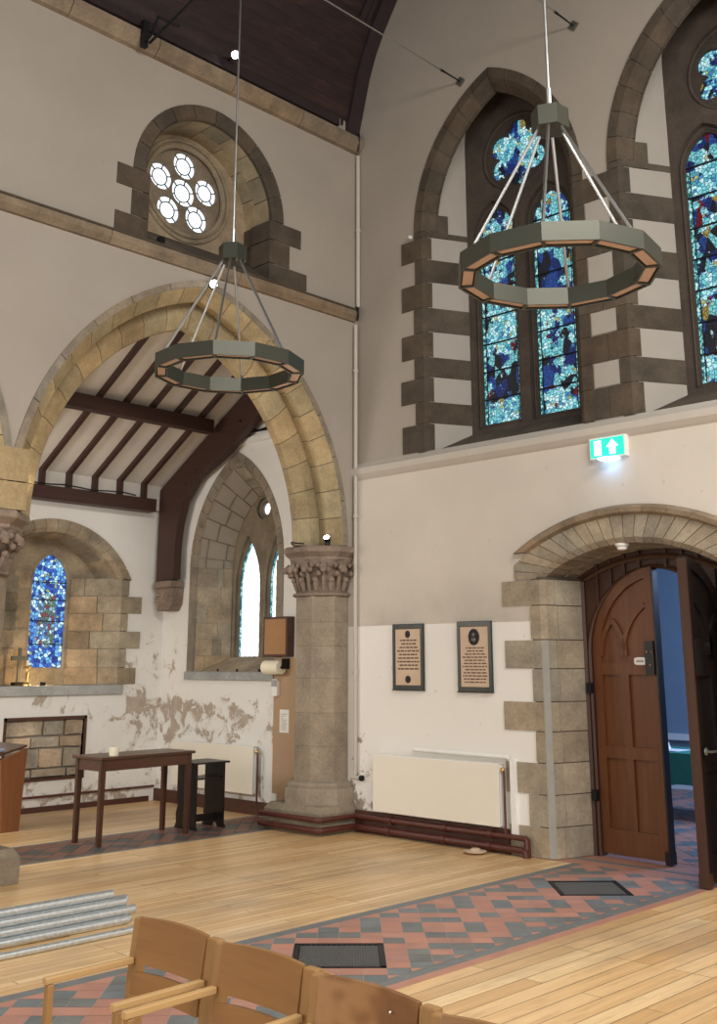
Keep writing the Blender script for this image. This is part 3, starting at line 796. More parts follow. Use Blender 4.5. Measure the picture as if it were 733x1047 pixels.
def leaf(hand):
    # local: hinge at u=0, leaf runs to u=L, face at w=0 .. .05 ; head follows half of the pointed arch
    L = .66; g = G(); F = lambda u, v, w: (u, w, v)
    A = Arch(0, 2*L, 1.70, .72)
    head = [A.pt(0, i/10, 0) for i in range(11)]
    out = [(L, .02), (0, .02)] + head
    g.prism(F, out, .024, .040)
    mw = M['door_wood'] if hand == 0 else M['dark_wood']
    o_ = g.build('door_leaf', mw)
    g = G()
    for s_, (w0, w1) in ((0, (0, .0235)), (1, (.0405, .060))):
        for q_, (a, b, z0, z1) in enumerate(((0, .085, .02, 1.70), (L-.085, L, .02, 2.36), (.085, L-.085, .02, .22), (.085, L-.085, .80, .90), (.085, L-.085, 1.50, 1.60), (L/2-.035, L/2+.035, .22, .80), (L/2-.035, L/2+.035, .90, 1.50))):
            g.prism(F, rect(a, b, z0, z1), w0, w1)
        ring = [A.pt(0, i/10, 0) for i in range(11)] + [A.pt(0, 1-i/10, .085) for i in range(11)]
        g.prism(F, ring, w0-.003, w1+.003)
        # lancet ribs
        for lo, hi, zs_, R_ in ((.085, L/2+.01, 1.66, .44), (L/2-.01, L-.085+.24, 1.66, .50)):
            B_ = Arch(lo, hi, zs_, R_)
            pts = [p for p in B_.outline(0, 10) if p[0] < L-.06 and p[1] < 2.28]
            pi = [p for p in B_.outline(.03, 10) if p[0] < L-.06 and p[1] < 2.28]
            for i in range(len(pts)-1): g.bar(F(*pts[i], (w0+w1)/2), F(*pts[i+1], (w0+w1)/2), abs(w1-w0)+.002*(1-s_*2)*0, .042, up=(0, 0, 1)) if abs(pts[i+1][1]-pts[i][1]) < abs(pts[i+1][0]-pts[i][0]) else g.bar(F(*pts[i], (w0+w1)/2), F(*pts[i+1], (w0+w1)/2), .042, abs(w1-w0), up=(0, 1, 0))
            
        for u_ in (.21, .45): pass
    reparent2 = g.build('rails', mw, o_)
    g = G(); g.prism(F, rect(L, L+.018, .02, 2.40), -.012, .064)
    g.prism(F, rect(L-.03, L+.02, .0, .10), -.02, .07); g.build('edge_strip', M['dark_wood'] if hand == 0 else M['door_dark'], o_)
    g = G(); g.prism(F, rect(L-.10, L-.01, 1.50, 1.78), -.025, -.0005); g.build('lock_case', M['dark_wood'], o_)
    if hand == 0:
        g = G(); a = [(L-.21, 1.60)]; P = [(L-.16+.06*math.copysign(abs(math.cos(t))**.5, math.cos(t)), 1.615+.032*math.copysign(abs(math.sin(t))**.5, math.sin(t))) for t in [2*PI*i/24 for i in range(24)]]
        g.prism(F, P, -.012, -.0005); lbl = g.build('door_sign', M['white_paint'], o_); lbl['label'] = 'small white rounded sign'
        g = G(); g.prism(F, rect(L-.20, L-.12, 1.606, 1.612), -.014, -.012); g.prism(F, rect(L-.195, L-.125, 1.618, 1.624), -.014, -.012); g.build('sign_lettering', M['ink'], lbl)
        g = G()
        for a, b in ((L-.075, 1.69), (L-.03, 1.69), (L-.05, 1.58)): g.ball((a, -.028, b), .009, 6)
        g.build('lock_studs', M['brass'], o_)
    else:
        g = G(); g.tube([(L-.05, -.02, .95), (L-.05, -.075, .95), (L-.14, -.075, .95)], .010, 8); g.ball((L-.05, -.03, .95), .03, 8, (1, .4, 1)); g.build('door_handle', M['bronze'], o_, smooth=True)
    return o_
lf = leaf(0); lf.parent = d
# left leaf: hinge at greater Y
def place_leaf(o_, hinge, ang, mirror):
    # local u axis -> direction in world; local w axis -> towards the room behind
    ca, sa = math.cos(ang), math.sin(ang)
    U = Vector((ca, sa, 0)); W_ = Vector((-sa, ca, 0)) if not mirror else Vector((sa, -ca, 0))
    Mx = Matrix(((U.x, W_.x, 0, hinge[0]), (U.y, W_.y, 0, hinge[1]), (0, 0, 1, hinge[2]), (0, 0, 0, 1)))
    o_.matrix_basis = Matrix.Translation(-Vector(d.location)) @ Mx
place_leaf(lf, (8.49, DM+.655, .01), math.atan2(-.64, -.06), False)
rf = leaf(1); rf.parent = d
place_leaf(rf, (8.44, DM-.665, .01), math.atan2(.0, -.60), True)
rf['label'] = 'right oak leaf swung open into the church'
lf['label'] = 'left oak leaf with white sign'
for z in (.45, 1.35):
    g = G(); g.box(8.42, 8.47, DM+.655, DM+.70, z, z+.09); h = reparent(g.build('hinge', M['iron']), d)

# room beyond the door
g = G(); g.box(13.6, 13.7, 3.0, 9.0, 0, 3.3); g.box(8.57, 13.7, 9.0, 9.1, 0, 3.3); g.box(8.57, 13.7, 2.9, 3.0, 0, 3.3)
struct(g.build('wall_back_room', M['blue_wall']))
g = G(); g.box(8.57, 13.7, 2.9, 9.1, 3.3, 3.4); struct(g.build('ceiling_back_room', M['blue_wall']))
g = G(); g.box(13.54, 13.6, 3.0, 9.0, .62, .70); g.box(13.56, 13.6, 3, 9, 0, .18); struct(g.build('trim_9', M['white_paint']))
t = empty('dining_table', (11.35, 6.05, 0), 'table under a teal cloth in the room beyond the oak door', 'table')
g = G(); N = 40; P0 = []; P1 = []
g.box(10.95, 11.75, 5.35, 6.75, .64, .67)
reparent(g.build('tabletop', M['white_paint']), t)
for a, b in ((11.02, 5.45), (11.68, 5.45), (11.02, 6.65), (11.68, 6.65)):
    g = G(); g.bar((a, b, 0), (a, b, .64), .035, a2=.045); reparent(g.build('leg', M['white_paint']), t)
g = G(); prs = []
per = [(10.93, 5.33), (11.77, 5.33), (11.77, 6.77), (10.93, 6.77)]
pts = []
for i in range(4):
    a, b = per[i], per[(i+1) % 4]
    for q in range(10): pts.append((a[0]+(b[0]-a[0])*q/10, a[1]+(b[1]-a[1])*q/10))
vs = [(p[0], p[1], .675) for p in pts]
for i, p in enumerate(pts):
    cx, cy = p[0]-11.35, p[1]-6.05; l = math.hypot(cx, cy); q = .015+.02*math.sin(i*1.9)
    vs.append((p[0]+cx/l*q, p[1]+cy/l*q, .33+.03*math.sin(i*.9)))
n = len(pts); g.grid(vs, [tuple(range(n))]+[(i, (i+1) % n, n+(i+1) % n, n+i) for i in range(n)])
o = g.build('tablecloth', M['teal_cloth'], smooth=True); tag(o, 'teal tablecloth hanging over the table beyond the door', 'tablecloth')
g = G(); g.box(11.05, 11.35, 5.95, 6.35, .678, .685); tag(g.build('place_mat', M['sign_green'] if False else M['paper']), 'pale papers lying on the teal tablecloth', 'paper')
g = G(); g.prism(lambda u, v, w: (11.2+w, u, v), [(6.12, .686), (6.22, .686), (6.19, .78), (6.175, .87), (6.16, .78)], 0, .05); tag(g.build('folded_napkin', M['paper']), 'white pointed napkin standing on the teal tablecloth', 'napkin')

# ------------------------------------------------------------------ exit sign, detector, plaques
e = empty('exit_sign', (XL-.02, 4.745, 3.35), 'lit green emergency exit sign above the arched doorway', 'sign')
g = G(); g.prism(fr, rect(4.565, 4.925, 3.33, 3.52), -.06, -.001); reparent(g.build('housing', M['white_paint'], bevel=.006), e)
g = G(); g.prism(fr, rect(4.58, 4.91, 3.345, 3.505), -.066, -.0605); fp_ = reparent(g.build('face_panel', M['sign_green']), e)
g = G(); g.prism(fr, rect(4.80, 4.87, 3.36, 3.49), -.070, -.0665); 
g.prism(fr, [(4.69, 3.49), (4.75, 3.425), (4.72, 3.425), (4.72, 3.36), (4.66, 3.36), (4.66, 3.425), (4.63, 3.425)], -.070, -.0665); sub(g.build('pictogram', M['sign_white']), fp_)
g = G(); g.lathe([(.0, 0), (.10, 0), (.09, -.012), (.06, -.02), (0, -.022)], (XL-.045, 4.745, 3.33), 20); reparent(g.build('downlight_lens', M['sign_white'], smooth=True), e)
e = empty('smoke_detector', (8.2, 4.665, 2.60), 'white round detector fixed under the stone door arch', 'detector')
g = G(); g.lathe([(.06, 0), (.06, -.02), (.045, -.03), (.042, -.05), (.02, -.06), (0, -.06)], (8.10, 4.74, 2.602), 20); reparent(g.build('body', M['white_paint'], smooth=True), e)

def plaque(u0, u1, z0, z1, label, tall):
    e = empty('memorial_plaque', (XL, (u0+u1)/2, z0), label, 'plaque', None)
    g = G(); g.prism(fr, rect(u0, u1, z0, z1), -.03, -.001, [rect(u0+.035, u1-.035, z0+.045, z1-.05)])
    g.prism(fr, rect(u0-.004, u1+.004, z0-.006, z0+.004), -.04, -.001)
    reparent(g.build('frame', M['green_marble'], bevel=.004), e)
    g = G(); g.prism(fr, rect(u0+.034, u1-.034, z0+.044, z1-.049), -.022, -.001); tb_ = reparent(g.build('tablet', M['alabaster']), e)
    g = G(); um = (u0+u1)/2; w = (u1-u0)/2
    top = z1-.09 if tall else z1-.10
    P = lambda cz, rx, rz: [(um+rx*math.cos(2*PI*i/24), cz+rz*math.sin(2*PI*i/24)) for i in range(24)]
    if tall: g.prism(fr, P(z1-.145, .062, .075), -.03, -.0225); zt, zb_, st = z1-.25, z0+.06, .028
    else:
        g.prism(fr, P(z1-.10, .030, .035), -.03, -.0225); md_ = sub(g.build('medallion', M['iron']), tb_)
        g = G(); g.prism(fr, P(z0+.10, .032, .035), -.03, -.0225); zt, zb_, st = z1-.165, z0+.16, .034
    md_ = sub(g.build('medallion', M['iron']), tb_)
    if tall:
        g = G(); g.ball((XL-.034, um, z1-.125), .018, 6, (.5, 1, 1.2)); g.ball((XL-.034, um, z1-.170), .028, 6, (.4, 1, .9)); sub(g.build('portrait_relief', M['bronze'], smooth=True), tb_)
    g = G(); z = zt; r_ = random.Random(3)
    while z > zb_:
        ww = w*(.52+.22*r_.random()); u = um-ww
        while u < um+ww-.01:
            l = r_.uniform(.02, .055); g.prism(fr, rect(u, min(u+l, um+ww), z, z+st*.42), -.0235, -.0221); u += l+.010
        z -= st
    sub(g.build('inscription', M['ink']), tb_)
plaque(6.915, 7.315, 1.355, 1.985, 'green marble framed tablet with two small roundels, left of two', False)
plaque(6.09, 6.49, 1.35, 1.99, 'green marble framed tablet with oval portrait, nearer the door', True)

# ------------------------------------------------------------------ radiators
def radiator(u0, u1, z0, z1, face_x, wall_x, label, pipe_u):
    e = empty('radiator', (wall_x-.05, (u0+u1)/2, 0), label, 'radiator')
    g = G(); g.box(face_x, face_x+.012, u0, u1, z0, z1); g.box(face_x+.055, face_x+.067, u0, u1, z0, z1)
    reparent(g.build('panel', M['radiator'], bevel=.004), e)
    g = G(); g.box(face_x+.002, face_x+.064, u0, u1, z1-.004, z1+.006)
    for u in (u0, u1-.006): g.box(face_x+.002, face_x+.064, u, u+.006, z0+.01, z1)
    x = u0+.04
    while x < u1-.04: g.box(face_x+.013, face_x+.054, x, x+.012, z0+.02, z1-.01); x += .05
    reparent(g.build('casing', M['white_paint']), e)
    for u in (u0+.15, u1-.15):
        g = G(); g.box(face_x+.067, wall_x-.001, u-.02, u+.02, z0+.05, z1-.05); reparent(g.build('bracket', M['white_paint']), e)
    g = G(); g.tube([(face_x+.03, u0-.02, z1-.05), (face_x+.03, pipe_u, z1-.06), (face_x+.03, pipe_u, .13)], .011, 8)
    fp_ = reparent(g.build('feed_pipe', M['pipe_red'], smooth=True), e)
    g = G(); g.ball((face_x+.03, u0-.02, z1-.045), .022, 6); sub(g.build('valve', M['brass'], smooth=True), fp_)
radiator(5.99, 7.52, .22, .74, 7.915, XL, 'long cream radiator under the two memorial tablets', 5.955)
radiator(9.36, 10.85, .22, .71, 7.95, XE, 'white aisle radiator under the clear lancet window', 9.32)
g = G(); g.tube([(7.985, 5.93, .80), (7.985, 7.05, .81)], .018, 8); tag(g.build('conduit', M['white_paint'], smooth=True), 'short white pipe on the wall just above the long cream radiator', 'pipe')
g = G(); g.box(7.97, 8.019, 5.86, 5.91, .12, .79); tag(g.build('cable_trunking', M['white_paint']), 'white vertical trunking between the long radiator and door quoins', 'trunking')
# floor level heating pipes
e = empty('heating_pipes', (7.93, 6.7, 0), 'oxide red heating pipes running low round the pier and along the wall to the doorway', 'pipe')
for z, xo, r_ in ((.055, 7.93, .028), (.15, 7.95, .024)):
    g = G()
    pts = [(xo, 5.76, z), (xo, 7.55, z), (xo-.01, 7.79, z), (7.49, 7.80, z), (7.46, 7.83, z), (7.46, 8.66, z)]
    g.tube(pts, r_, 8, t=None)
    for y in (6.1, 6.62, 7.3):
        g.tube([(xo, y, z), (xo, y+.05, z)], r_+.01, 8)
    g.tube([(xo, 5.76, z), (xo+.0, 5.735, z-.01), (xo, 5.73, .0)], r_+.004, 8)
    reparent(g.build('pipe', M['pipe_red'], smooth=True), e)
g = G(); g.box(7.985, 8.019, 5.95, 7.85, 0, .20); struct(g.build('baseboard_east', M['skirt']))
e = empty('pipe_cover', (7.84, 6.19, 0), 'small round brown bowl shaped cap on the boards below the pipes', 'cap')
g = G(); g.lathe([(0, 0), (.055, 0), (.10, .018), (.10, .024), (.05, .03), (.035, .045), (0, .047)], (7.80, 6.18, 0.001), 20); reparent(g.build('body', M['alabaster'], smooth=True), e)

# corner down pipes
for (z0, z1, r_, x, y, lb) in ((.60, 5.24, .022, 7.99, 7.828, 'pale painted downpipe in the nave corner below the string course'), (5.46, 7.30, .024, 8.03, 7.83, 'pale painted pipe in the nave corner above the string course')):
    e = empty('downpipe', (x, y, z0), lb, 'pipe')
    g = G()
    if z0 < 1: g.tube([(x, y-.07, .50), (x, y-.0, .50), (x, y, .54), (x, y, z1)], r_, 10)
    else: g.tube([(x, y, z0), (x, y, z1)], r_, 10)
    reparent(g.build('pipe', M['cream_pipe'], smooth=True), e)
    z = z0+.9
    while z < z1-.2:
        g = G(); g.tube([(x, y, z), (x, y, z+.03)], r_+.008, 10); reparent(g.build('bracket', M['cream_pipe'], smooth=True), e); z += 1.6
g = G()
for a in (0, .02): g.tube([(7.97, 7.80+.0*a, 5.43+.5*a), (7.95, 7.75, 5.40), (7.95, 7.75, 5.33), (7.985, 7.80, 5.29)], .012, 6)
tag(g.build('cable_loop', M['iron'], smooth=True), 'black cable looped in the corner at the end of the string course', 'cable')
g = G(); g.tube([(7.98, 7.77, 7.55), (7.96, 7.74, 7.48), (7.99, 7.79, 7.33)], .012, 6)
tag(g.build('cable_loop', M['iron'], smooth=True), 'black cable end in the corner under the dark ceiling', 'cable')
g = G(); g.tube([(7.99, 7.757, .50), (7.99, 7.73, .50)], .028, 10); tag(g.build('pipe_stub', M['iron'], smooth=True), 'black round stub at the foot of the corner downpipe', 'pipe')
g = G(); g.lathe([(.0, 0), (.02, 0), (.018, .03), (0, .03)], (XE-.03, 7.03, 6.06), 8, axis=lambda q: (XE-.03-q.z, 7.03+q.x, 6.06+q.y)); tag(g.build('wall_sensor', M['white_paint']), 'tiny white sensor on the wall beside the left figure window', 'sensor')

# ------------------------------------------------------------------ piers
def octo(r, z): return [(r*math.cos(PI/8+i*PI/4)/math.cos(PI/8), r*math.sin(PI/8+i*PI/4)/math.cos(PI/8), z) for i in range(8)]
def pier(cx, cy, label, cut):
    e = empty('stone_pier', (cx, cy, 0), label, 'pier', 'octagonal stone piers of the arcade')
    def L8(g, prof, **k): g.lathe([(r/math.cos(PI/8), z) for r, z in prof], (cx, cy, 0), 8, PI/8, **k)
    g = G()
    g.box(cx-.42, cx+.42, cy-.42, cy+.42, 0, .19, t=(.8, .78, .75))
    b = [(cx-.42, cy-.42), (cx+.42, cy-.42), (cx+.42, cy+.42), (cx-.42, cy+.42)]; c = [(cx+(p[0]-cx)*.9, cy+(p[1]-cy)*.9) for p in b]
    g.grid([(p[0], p[1], .19) for p in b]+[(p[0], p[1], .25) for p in c], [(4, 5, 6, 7), (0, 1, 5, 4), (1, 2, 6, 5), (2, 3, 7, 6), (3, 0, 4, 7)], t=(.9, .9, .85))
    L8(g, [(.375, .2), (.375, .385), (.36, .40), (.345, .40), (.352, .43), (.33, .455), (.305, .46), (.285, .47)])
    reparent(g.build('base', M['stone_pier'], bevel=.006), e)
    g = G(); zz = [.455, .80, 1.12, 1.46, 1.78, 2.02, 2.29]
    for a, b in zip(zz, zz[1:]): L8(g, [(.287, a+.002), (.287, b-.002)], t=tintr(.09, .03))
    L8(g, [(.284, .46), (.284, 2.29)], t=(.6, .58, .55))
    reparent(g.build('shaft', M['stone_pier']), e)
    g = G()
    g.lathe([(.30, 2.28), (.33, 2.295), (.33, 2.315), (.295, 2.33), (.27, 2.35), (.275, 2.45), (.31, 2.58), (.36, 2.645), (.36, 2.66)], (cx, cy, 0), 24)
    for q in range(12):       # curled leaves
        a = 2*PI*q/12+PI/12; ca, sa = math.cos(a), math.sin(a)
        pts = []; 
        for rr, z in ((.275, 2.33), (.30, 2.40), (.315, 2.48), (.345, 2.56), (.385, 2.60), (.405, 2.57), (.40, 2.53)): pts.append((cx+rr*ca, cy+rr*sa, z))
        g.tube(pts, [.016, .018, .022, .028, .036, .038, .026], 8, t=(1, 1, 1))
        g.ball((cx+.385*ca, cy+.385*sa, 2.575), .044, 6, (1, 1, .85))
        for s_ in (-1, 1):
            b2 = a+s_*.13
            g.ball((cx+.365*math.cos(b2), cy+.365*math.sin(b2), 2.535+.02*s_), .030, 6); g.ball((cx+.345*math.cos(b2*1.0+s_*.02), cy+.345*math.sin(b2+s_*.02), 2.60), .028, 6)
        b2 = a+PI/12
        g.tube([(cx+.285*math.cos(b2), cy+.285*math.sin(b2), 2.34), (cx+.31*math.cos(b2), cy+.31*math.sin(b2), 2.42), (cx+.33*math.cos(b2), cy+.33*math.sin(b2), 2.46)], [.02, .03, .012], 6)
        g.ball((cx+.325*math.cos(b2), cy+.325*math.sin(b2), 2.455), .032, 6)
    reparent(g.build('capital', M['stone_cap'], smooth=True), e)
    g = G(); L8(g, [(.345, 2.645), (.36, 2.66), (.36, 2.685), (.40, 2.72), (.42, 2.735), (.42, 2.775), (.405, 2.795), (.38, 2.80)])
    reparent(g.build('abacus', M['stone_cap'], bevel=.008), e)
    return e
e = pier(7.94, PY, 'octagonal stone pier with carved capital against the east wall, light on top', True)
for ch in e.children:
    bm = bmesh.new(); bm.from_mesh(ch.data)
    r = bmesh.ops.bisect_plane(bm, geom=bm.verts[:]+bm.edges[:]+bm.faces[:], plane_co=(8.015, 0, 0), plane_no=(1, 0, 0), clear_outer=True)
    bm.to_mesh(ch.data); bm.free()
pier(3.96, PY, 'octagonal stone pier at the left edge of the view', False)
pier(3.96-3.98, PY, 'far octagonal stone pier left of the view', False)

# flood lights on the capitals
def flood(p, label, power, tgt, col=(1, .85, .6), size=60, m='led'):
    e = empty('floodlight', p, label, 'light')
    dv = (Vector(tgt)-Vector(p)).normalized()
    g = G(); P = Vector(p)
    g.tube([P+Vector((0, 0, .0)), P+Vector((0, 0, .03))], .03, 10); reparent(g.build('base', M['iron'], smooth=True), e)
    c0 = P+Vector((0, 0, .055))
    g = G(); g.tube([c0-dv*.035, c0-dv*.01, c0+dv*.035], [.018, .032, .038], 12); lb_ = reparent(g.build('lamp_body', M['iron'], smooth=True), e)
    g = G(); g.tube([c0+dv*.0355, c0+dv*.039], .030, 12); sub(g.build('lens', M[m]), lb_)
    l = bpy.data.lights.new('flood', 'SPOT'); l.energy = power; l.color = col; l.spot_size = math.radians(size); l.spot_blend = .7; l.shadow_soft_size = .03
    o = bpy.data.objects.new('lamp_beam', l); COL.objects.link(o); o.location = c0+dv*.06-Vector(e.location); o.parent = e
    o.rotation_euler = dv.to_track_quat('-Z', 'Y').to_euler()
    return e
f1 = flood((7.70, 7.955, 2.80), 'bright floodlight on the right hand pier capital, front one', 20, (6.6, 7.4, 4.0), (1, .86, .62), 95)
flood((7.62, 8.26, 2.80), 'small floodlight on the right hand pier capital, rear one', 40, (7.2, 8.2, 4.2), (1, .78, .45), 95, 'led_warm')
flood((4.27, 8.10, 2.80), 'small floodlight on the left pier capital', 26, (4.6, 8.2, 4.2), (1, .80, .48), 90, 'led_warm')
g = G(); P = [(7.60+.22*math.cos(a), 8.10+.20*math.sin(a)*.9, 2.81+.012*math.sin(3*a)) for a in [PI*.6+i*.14 for i in range(14)]]
g.tube(P, .008, 6); tag(g.build('cable', M['iron'], smooth=True), 'black cable lying on the right hand pier capital', 'cable')
def spot_small(p, label, dv, mount):
    e = empty('spotlight', p, label, 'light'); P = Vector(p); dv = Vector(dv).normalized()
    g = G(); g.tube([P-dv*.10, P-dv*.02, P], [.03, .045, .045], 14); lb_ = reparent(g.build('lamp_body', M['iron'], smooth=True), e)
    g = G(); g.tube([P+dv*.0005, P+dv*.006], .038, 14); sub(g.build('lens', M['led']), lb_)
    g = G(); g.tube([P-dv*.08, Vector(mount)], .010, 6); reparent(g.build('stem', M['iron'], smooth=True), e)
spot_small((6.05, 7.66, 7.66), 'round spotlight hanging just above the stone cornice by the dark ceiling', (-.5, -.8, -.35), (6.12, 7.85, 7.72))
spot_small((5.99, 7.80, 5.19), 'tiny bright spotlight at the crown of the pointed stone arch', (-.6, -.8, -.4), (6.02, 7.86, 5.28))
e = spot_small((5.44, 7.93, 5.52), 'tiny uplight on the sill of the round window', (.35, .3, .5), (5.40, 7.96, 5.46))

# ------------------------------------------------------------------ nave ceiling
prof = [(7.98, 7.50), (7.93, 7.72), (7.86, 7.97), (7.78, 8.27), (7.67, 8.55), (7.52, 8.82), (7.33, 9.10), (7.0, 9.55), (6.5, 10.15), (5.8, 10.9), (4.9, 11.7), (4.1, 12.2), (3.4, 12.4)]
full = prof + [(6.8-y, z) for y, z in reversed(prof[:-1])]
g = G()
for a, b in zip(full, full[1:]):
    g.face([(-3, a[0], a[1]), (8.06, a[0], a[1]), (8.06, b[0], b[1]), (-3, b[0], b[1])])
o = struct(g.build('ceiling', M['planks'])); m = o.modifiers.new('s', 'SOLIDIFY'); m.thickness = .08; m.offset = 1
g = G()
def ribs(x0, x1, d):
    ins = [(3.4+(y-3.4)*(1-d/4.5), z-d*.35) for y, z in full]
    P = full+list(reversed(ins)); g.prism(lambda u, v, w: (w, u, v), P, x0, x1)
ribs(7.70, 8.05, .05); ribs(7.86, 8.05, .12); ribs(7.78, 7.82, .075)
struct(g.build('trim_10', M['rib']))
g = G(); g.box(-3, 7.7, 7.80, 7.96, 7.56, 7.66); struct(g.build('trim_11', M['rib']))
# tie rod with bracket across the nave
e = empty('tie_rod', (5.05, 7.75, 7.4), 'black iron tie rod and loop bracket fixed to the stone cornice', 'rod')
g = G(); g.tube([(5.05, 7.71, 7.36), (5.05, 6.5, 7.62), (5.05, 3.4, 8.2)], .014, 8); reparent(g.build('rod', M['iron'], smooth=True), e)
g = G(); g.tube([(5.00, 7.70, 7.34), (5.08, 7.70, 7.50), (5.11, 7.68, 7.66), (5.35, 7.66, 7.66)], .014, 6); g.box(4.97, 5.03, 7.70, 7.75, 7.30, 7.58); reparent(g.build('bracket', M['iron']), e)
for u, z, n_ in ((6.32, 7.65, 'left'), (4.90, 7.67, 'right')):
    e = empty('wall_tie', (XE, u, z), 'thin steel wall tie and diamond anchor plate, %s one of two above the figure windows' % n_, 'tie')
    g = G(); g.prism(FX(XE), [(u+.06, z), (u, z+.06), (u-.06, z), (u, z-.06)], -.02, -.001); reparent(g.build('anchor_plate', M['bronze'], bevel=.004), e)
    g = G(); g.tube([(XE-.02, u, z), (XE-.30, u, z+.0)], [.007, .010], 8); g.tube([(XE-.28, u, z), (XE-.34, u, z)], .012, 8); reparent(g.build('turnbuckle', M['iron'], smooth=True), e)
    g = G(); g.tube([(XE-.3, u, z), (1.0, u, z)], .007, 6); reparent(g.build('cable', M['steel'], smooth=True), e)

# ------------------------------------------------------------------ chandeliers
def chandelier(cx, cy, rot, label):
    e = empty('ring_chandelier', (cx, cy, 3.90), label, 'chandelier', 'ring chandeliers in the nave'); n = 12; h = .115
    def ngon(r, z): return [(r*math.cos(rot+PI/12+2*PI*i/n), r*math.sin(rot+PI/12+2*PI*i/n), z) for i in range(n)]
    def band(r0, r1, z0, z1):
        g = G(); A = [ngon(r0, z0), ngon(r1, z0), ngon(r1, z1), ngon(r0, z1)]
        vs = [p for l in A for p in l]; fs = []
        for k_ in range(4):
            for i in range(n): fs.append((k_*n+i, k_*n+(i+1) % n, ((k_+1) % 4)*n+(i+1) % n, ((k_+1) % 4)*n+i))
        g.grid(vs, fs); return g
    band(.607, .621, 0, h).build('outer_band', M['ring'], e)
    band(.513, .525, .0, h).build('inner_band', M['ring'], e)
    band(.5255, .6065, h-.012, h-.002).build('top_plate', M['ring'], e)
    band(.533, .599, .012, .022).build('diffuser', M['ring_under'], e)
    for i in range(n):
        a = rot+PI/12+2*PI*i/n; c, s_ = math.cos(a), math.sin(a)
        g = G(); g.bar((.5255*c, .5255*s_, .006), (.606*c, .606*s_, .006), .022, .012); g.build('joint_plate', M['ring'], e)
    zt = 1.01
    for i in range(6):
        a = rot-PI/12+2*PI*i/6
        g = G(); g.tube([(.565*math.cos(a), .565*math.sin(a), h-.01), (.075*math.cos(a), .075*math.sin(a), zt)], .0105, 8); g.build('rod', M['steel'], e, smooth=True)
    g = G(); g.lathe([(.08, zt-.03), (.12, zt-.015), (.12, zt+.12), (.10, zt+.13)], n=6, rot=rot+PI/12); g.build('hub', M['ring'], e)
    g = G(); g.tube([(0, 0, zt+.12), (0, 0, zt+.28)], .017, 8); g.tube([(0, 0, zt+.26), (0, 0, 12.45-3.90-abs(cy-3.4)*.95)], .009, 8); g.build('suspension_rod', M['steel'], e, smooth=True)
chandelier(5.27, 6.62, math.atan2(-6.62, -5.27)+.055, 'ring chandelier hanging in front of the pointed arch')
chandelier(5.24, 3.40, math.atan2(-3.40, -5.24)+.14, 'nearer ring chandelier hanging in front of the figure windows')

# ------------------------------------------------------------------ aisle
# back wall with window 4
W4 = Arch(5.42, 7.56, 2.60, 1.19, seg=True)
g = G(); o = W4.opening(.095, 1.36)
g.prism(FY(YB), [(-3, 0), (8.1, 0), (8.1, 3.85), (-3, 3.85)], 0, .10, [o, rect(6.03, 7.01, .36, 1.0)])
struct(g.build('wall_aisle_north', M['wall_aisle']))
w4 = empty('window_4', (6.7, YB+.3, 1.3), kind='structure'); fr = FY(YB)
g = G(); W4.sweep(g, fr, [(0, -.012), (.10, -.012), (.15, .03), (.17, .45), (0, .45)], 8, mmi=1, tv=.14)
W4.sweep(g, fr, [(.165, .12), (.19, .46), (.12, .46), (.12, .12)], 7, mmi=1, tv=.2)
reparent(g.build('arch_stones', [M['stone_aisle'], M['mortar_pale']]), w4)
g = G(); QZ = [1.36, 1.56, 1.78, 1.99, 2.20, 2.41, 2.62]
# right splay: from arris (7.41, 0) to (6.95, .45)
for sg in (1, -1):
    ar = 7.40 if sg > 0 else 5.58
    bk = 6.98 if sg > 0 else 6.30
    for c in range(6):
        z0, z1 = QZ[c]+.004, QZ[c+1]-.004; t = tintr(.2, .08)
        lg = c in (1, 3, 5) if False else (c in (0, 2, 4))
        fo = ar+sg*(.31 if lg else .13)
        fo = ar+sg*(.32 if c in (2, 4) else (.28 if c == 0 else .13))
        m = rnd.uniform(.3, .7)
        A0 = (ar+sg*.02, -.012); 
        pm = (ar+(bk-ar)*m, .45*m)
        g.prism(lambda u, v, w: fr(u, w, v), [(fo, -.012), A0, (pm[0], pm[1]), (pm[0]+sg*.1, pm[1]+.02), (fo, .06)], z0, z1, t=t)
        g.prism(lambda u, v, w: fr(u, w, v), [(pm[0]-sg*.008, pm[1]+.008), (bk, .45), (bk+sg*.1, .47), (pm[0]+sg*.1, pm[1]+.03)], z0, z1, t=tintr(.22, .1))
    g.prism(lambda u, v, w: fr(u, w, v), [(ar+sg*.12, 0), (ar+sg*.03, 0), (bk+sg*.02, .46), (bk+sg*.2, .46)], 1.3, 2.62, mi=1)
    g.prism(fr, rect(ar+(.14 if sg > 0 else -.14-.0), ar, 2.4, 2.62), .02, .3, mi=1)
reparent(g.build('quoins', [M['stone_aisle'], M['mortar_pale']]), w4)
g = G()
g.prism(fr, W4.opening(.08, 1.30), .45, .50, [lancet(6.70, .235, 1.56, 2.56, .36)])
q = lancet(6.70, .25, 1.54, 2.56, .39); g.tube([fr(a, b, .45) for a, b in q], .02, 6)
for z in (1.56, 1.80, 2.02, 2.26, 2.48):
    for a, b in ((6.22, 6.45), (6.95, 7.2)): g.prism(fr, rect(a, b, z, z+.20), .44, .46, t=tintr(.25, .1))
reparent(g.build('tracery', M['stone_aisle']), w4)
g = G(); g.prism(fr, lancet(6.70, .245, 1.55, 2.56, .375), .475, .485); reparent(g.build('glass', M['glass_back']), w4)
g = G()
for z in (1.83, 2.10, 2.35, 2.56): g.box(6.46, 6.94, YB+.455, YB+.47, z-.006, z+.006)
reparent(g.build('saddle_bar', M['iron']), w4)
